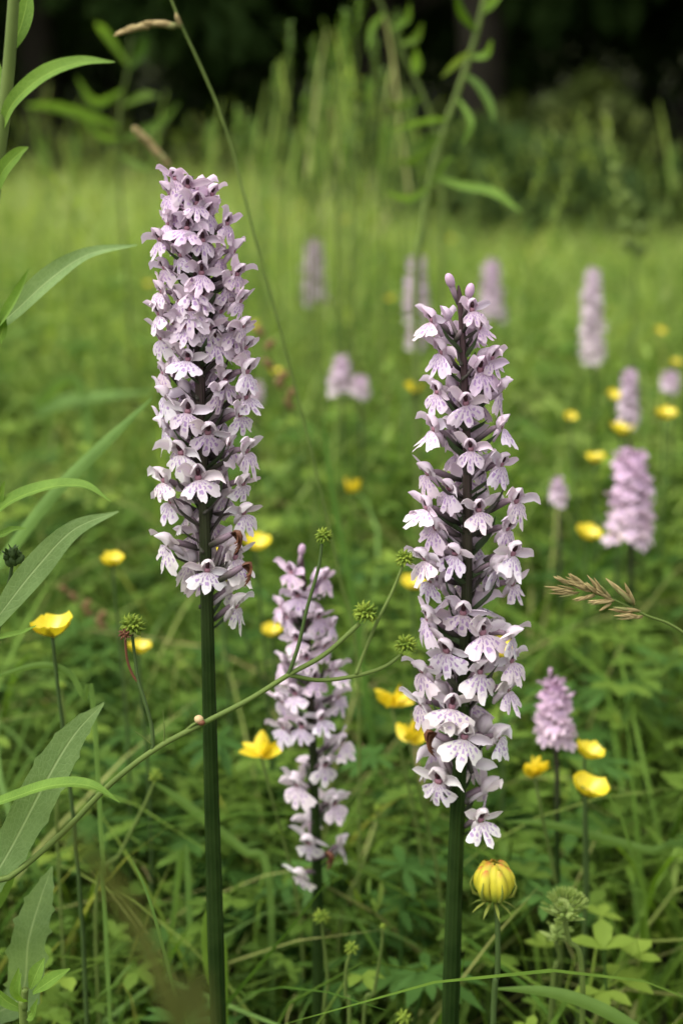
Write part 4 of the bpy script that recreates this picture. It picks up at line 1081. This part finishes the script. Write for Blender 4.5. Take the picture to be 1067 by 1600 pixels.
grass_head('grass_stalk', 'pale blurred seed head standing at the far meadow edge before the low bush',
    [(960,262),(985,320),(992,380),(990,470),(985,600)],
    [(965,275,958,258,16),(985,320,975,300,16),(985,335,1000,315,16),(990,360,968,345,18),(990,365,1012,350,18),(992,390,975,372,18),(990,400,1010,385,16)], 'stalk', 1.5, (.001, .0014))
grass_head('red_sorrel', 'rusty red sorrel stalk beside the lower half of the dense lilac orchid',
    [(408,520),(420,560),(440,600),(460,640),(478,720),(490,800)],
    [(410,525,402,510,10),(415,545,428,530,10),(425,575,412,560,11),(435,595,450,580,11),(442,605,430,592,11),(450,620,462,606,11),(458,640,445,622,10)], 'dryred', .95, (.0006, .001))
grass_head('red_sorrel', 'rusty sorrel stalk lying low beyond the open buttercup',
    [(100,920),(125,945),(150,965),(175,985),(200,1060)],
    [(105,925,95,915,9),(120,940,110,925,9),(130,950,142,938,10),(145,962,132,952,10),(155,968,165,955,10),(165,980,150,968,10)], 'dryred', .80, (.0006, .001))

# ---- single long blades that stand out
def blade_thing(pts, mat, label, roll=.5, cup=.3, name='grass_blade', group=None, gx=None):
    e = pts[0]; q = at(e[0], e[1], e[2]); b = Vector((q.x if gx is None else gx, e[2], 0))
    m = MB(); P = [(*at(p[0], p[1], p[2]), pxm(p[3], p[2])) for p in pts]
    if q.z > .01: P = [(b.x, b.y, -.01, P[0][3]*.7)] + P
    P = spline(P, 30); rows = []
    for i, v in enumerate(P):
        c = Vector(v[:3]); t = (Vector(P[min(i+1, 29)][:3]) - Vector(P[max(i-1, 0)][:3])).normalized()
        view = (Vector((0, 0, EYE)) - c).normalized(); s0 = t.cross(view).normalized(); n0 = s0.cross(t)
        s = s0*math.cos(roll) + n0*math.sin(roll); n = t.cross(s); w = max(.0002, v[3])*.5
        rows.append([c + s*w*u + n*cup*w*abs(u) for u in (-1, -.5, 0, .5, 1)])
    root = thing('grass_plant', b, label, 'grass blade', group)
    m.grid(rows); m.build('blade', M[mat], root, b)
    return root
blade_thing([(-60,960,.60,14),(0,880,.60,20),(80,775,.60,22),(160,695,.60,20),(238,622,.60,3)], 'blade', 'long straight pale grass blade slanting behind the arched leaf')
blade_thing([(420,1380,.60,14),(380,1330,.60,16),(320,1282,.60,18),(280,1250,.60,16),(240,1222,.60,3)], 'blade', 'pale grass blade bending down behind the lilac orchid stem')
blade_thing([(760,1480,.62,14),(700,1420,.62,15),(640,1378,.62,18),(580,1362,.62,15),(525,1340,.62,3)], 'blade', 'light grass blade curving behind the stems of the white and pink orchids')
blade_thing([(1090,1360,.58,14),(1010,1330,.58,16),(930,1308,.58,18),(850,1288,.58,14),(790,1284,.58,3)], 'blade', 'broad pale blade bending away from the foot of the white spike')
blade_thing([(1060,1680,.46,18),(990,1610,.46,26),(920,1570,.46,26),(850,1550,.46,20),(770,1545,.46,3)], 'blade', 'broad light green blade curving low beneath the clover heads')
blade_thing([(590,1240,.75,12),(575,1110,.75,12),(550,930,.75,10),(525,800,.75,9),(512,720,.75,8),(504,650,.75,2)], 'herb_blue', 'upright blue green rush blade between the pink orchid and open meadow', roll=.2)
blade_thing([(330,1800,.18,34),(278,1610,.175,42),(218,1460,.17,40),(150,1350,.165,32),(80,1275,.16,4)], 'brown_blade', 'wide out of focus brownish blade arching low before the lilac orchid stem', roll=.5)
blade_thing([(300,1680,.40,5),(270,1540,.40,6),(235,1410,.40,5),(208,1345,.40,1.5)], 'blade', 'very thin pale grass blade alongside the wide brownish blade', roll=.2)
blade_thing([(150,1160,.50,9),(130,1090,.50,10),(105,1050,.50,11),(60,1040,.50,11),(-20,1062,.50,4)], 'blade', 'looping green stalk bending under the open buttercup', roll=.4)
blade_thing([(350,1490,.52,12),(330,1540,.52,12),(322,1480,.52,16),(322,1440,.52,12),(324,1420,.52,3)], 'grass', 'narrow sheath leaf hugging the foot of the lilac orchid stem', roll=.1, gx=at(340,1600,.52).x)
blade_thing([(290,1330,.58,12),(215,1250,.58,10),(170,1240,.58,12),(300,1620,.58,3)][:1]+[(260,1500,.58,10),(210,1470,.58,10),(150,1520,.58,3)], 'blade', 'bent pale blade low in the turf left of the lilac orchid stem')
blade_thing([(130,620,1.2,20),(60,640,1.2,22),(150,610,1.2,22),(235,612,1.2,3)][:2]+[(120,622,1.2,24),(240,612,1.2,3)], 'blade', 'blurred pale blade lying across the meadow behind the slanting blade')

# ---- tall blurred herbs and grasses that stand above the meadow line
def tall_herb(label, stem, Y, leaves, r=(.0012, .0022), group=None):
    e = at(*stem[-1], Y); b = Vector((e.x + .01, Y, 0)); root = thing('tall_herb', b, label, 'plant', group)
    m = MB(); P = tube_px([(*q, Y) for q in stem], None, to_ground=[tuple(b - Vector((0, 0, .01)))]); m.tube(P, lin(r[0], r[1], len(P)), 7); m.build('stem', M['stalk'], root, b)
    for i, pts in enumerate(leaves):
        m = MB(); leaf_px(m, [(p[0], p[1], Y - .012*k, p[2]*.58) for k, p in enumerate(pts)], roll=.4, cup=.3, rows=10, cols=5, seed=i); m.build('leaf', M['herb' if i % 2 else 'leaf'], root, b)
tall_herb('tall blurred herb with drooping leaves rising against the dark wood', [(762,-30),(745,50),(720,130),(695,200),(675,270),(660,360),(650,500)], 1.05,
    [[(755,20,8),(772,0,26),(790,-20,3)],[(745,50,8),(722,20,24),(712,-15,3)],[(735,90,8),(760,85,20),(768,62,3)],[(725,115,8),(748,135,22),(765,165,22),(772,192,4)],[(700,185,8),(660,190,18),(610,205,3)],[(690,210,8),(650,250,26),(622,250,4)],
     [(675,275,8),(720,290,22),(770,300,24),(815,332,4)],[(668,300,8),(695,255,22),(712,248,4)],[(672,290,8),(640,310,20),(600,300,3)],[(735,80,8),(710,100,18),(690,120,3)],[(712,150,8),(735,190,18),(722,225,3)]], (.0018, .003))
tall_herb('second blurred herb stem leaning among the tall grasses before the wood', [(578,-30),(610,40),(640,105),(665,160),(685,230),(690,330),(690,450)], 1.25,
    [[(600,20,8),(580,45,20),(575,80,3)],[(625,70,8),(650,60,22),(660,35,3)],[(645,115,10),(652,100,30),(650,75,4)],[(660,150,8),(630,165,18),(600,160,3)],[(612,45,8),(636,30,18),(640,5,3)],[(680,210,8),(655,225,18),(640,255,3)]])
tall_herb('blurred leafy herb between the tall edge plant and the lilac orchid', [(205,60),(200,110),(190,160),(185,230),(190,330),(200,450)], 1.6,
    [[(200,100,8),(165,50,24),(150,35,3)],[(200,110,8),(222,80,24),(228,55,3)],[(195,140,8),(150,160,24),(120,120,3)],[(192,165,8),(225,150,22),(248,150,3)],[(188,200,10),(140,180,26),(80,165,24),(40,165,4)],[(188,220,8),(225,205,22),(255,190,20),(280,160,3)],[(187,215,8),(160,212,22),(120,175,3)],[(186,240,8),(215,260,20),(240,265,3)]])
rt_ = random.Random(77)
def tall_grass(px, top, Y, hl, wpx):
    foot = (px + rt_.uniform(-18, 18), 420); e = at(*foot, Y); b = Vector((e.x, Y, ground_z(e.x, Y)))
    root = thing('grass_stalk', b, 'tall soft green grass stalk with a slim seed head before the dark wood', 'grass stalk', 'tall grass stalks')
    mid = ((px+foot[0])/2 + rt_.uniform(-5, 5), (top+420)/2)
    P = tube_px([(px, top, Y), (*mid, Y), (*foot, Y)], None, to_ground=[tuple(b - Vector((0, 0, .01)))])
    m = MB(); m.tube(P, lin(.0006, .0012, len(P)), 5); m.build('culm', M['stalk'], root, b)
    h = MB(); n = 34
    for i in range(n):
        t = i/n; q = at(px + (mid[0]-px)*t*hl/max(60, mid[1]-top), top + hl*t, Y)
        w = pxm(wpx, Y)*(.5+.5*math.sin(math.pi*min(1, t+.15)))
        quick_leaf(h, q, rdir(rt_, 10, 75), Vector((0, 0, 1)), w*1.5, w*.4, 0, .4)
    h.build('seed_head', M['blade'], root, b)
    for k in range(1):
        m = MB(); t0 = rt_.uniform(.25, .6); y0 = top + (420-top)*t0; s_ = rt_.choice((-1, 1)); L = rt_.uniform(80, 170)
        leaf_px(m, [(px + (foot[0]-px)*t0, y0, Y, 4), (px + s_*L*.07 + (foot[0]-px)*t0, y0 - L*.55, Y-.01, 4.5), (px + s_*L*.16 + (foot[0]-px)*t0, y0 - L, Y-.02, 2)], roll=.5, rows=9, cols=3); m.build('leaf', M['grass_far'], root, b)
for px, top, Y in ((452,38,1.5),(430,105,1.6),(475,150,1.7),(508,140,1.5),(540,20,1.4),(560,-10,1.35),(585,60,1.5),(600,110,1.6),(620,20,1.4),(395,190,1.8),(370,175,1.9),(530,190,1.8),(565,170,1.9),(490,60,1.7),(640,150,1.7),(605,200,2.0),(450,210,2.0),(415,225,2.1),(330,200,2.0),(120,215,2.0),(70,225,2.1),(240,215,2.2),(545,95,1.55),(575,130,1.6),(520,80,1.6),(1050,235,2.2),(655,220,1.9),(505,225,2.1)):
    tall_grass(px, top, Y, rt_.uniform(55, 110), rt_.uniform(8, 13))
for i in range(16):
    x = 535 + rt_.gauss(0, 60); tall_grass(x, 60 + abs(x-560)*.9 + rt_.uniform(-60, 150), rt_.uniform(1.4, 2.6), rt_.uniform(90, 200), rt_.uniform(7, 12))
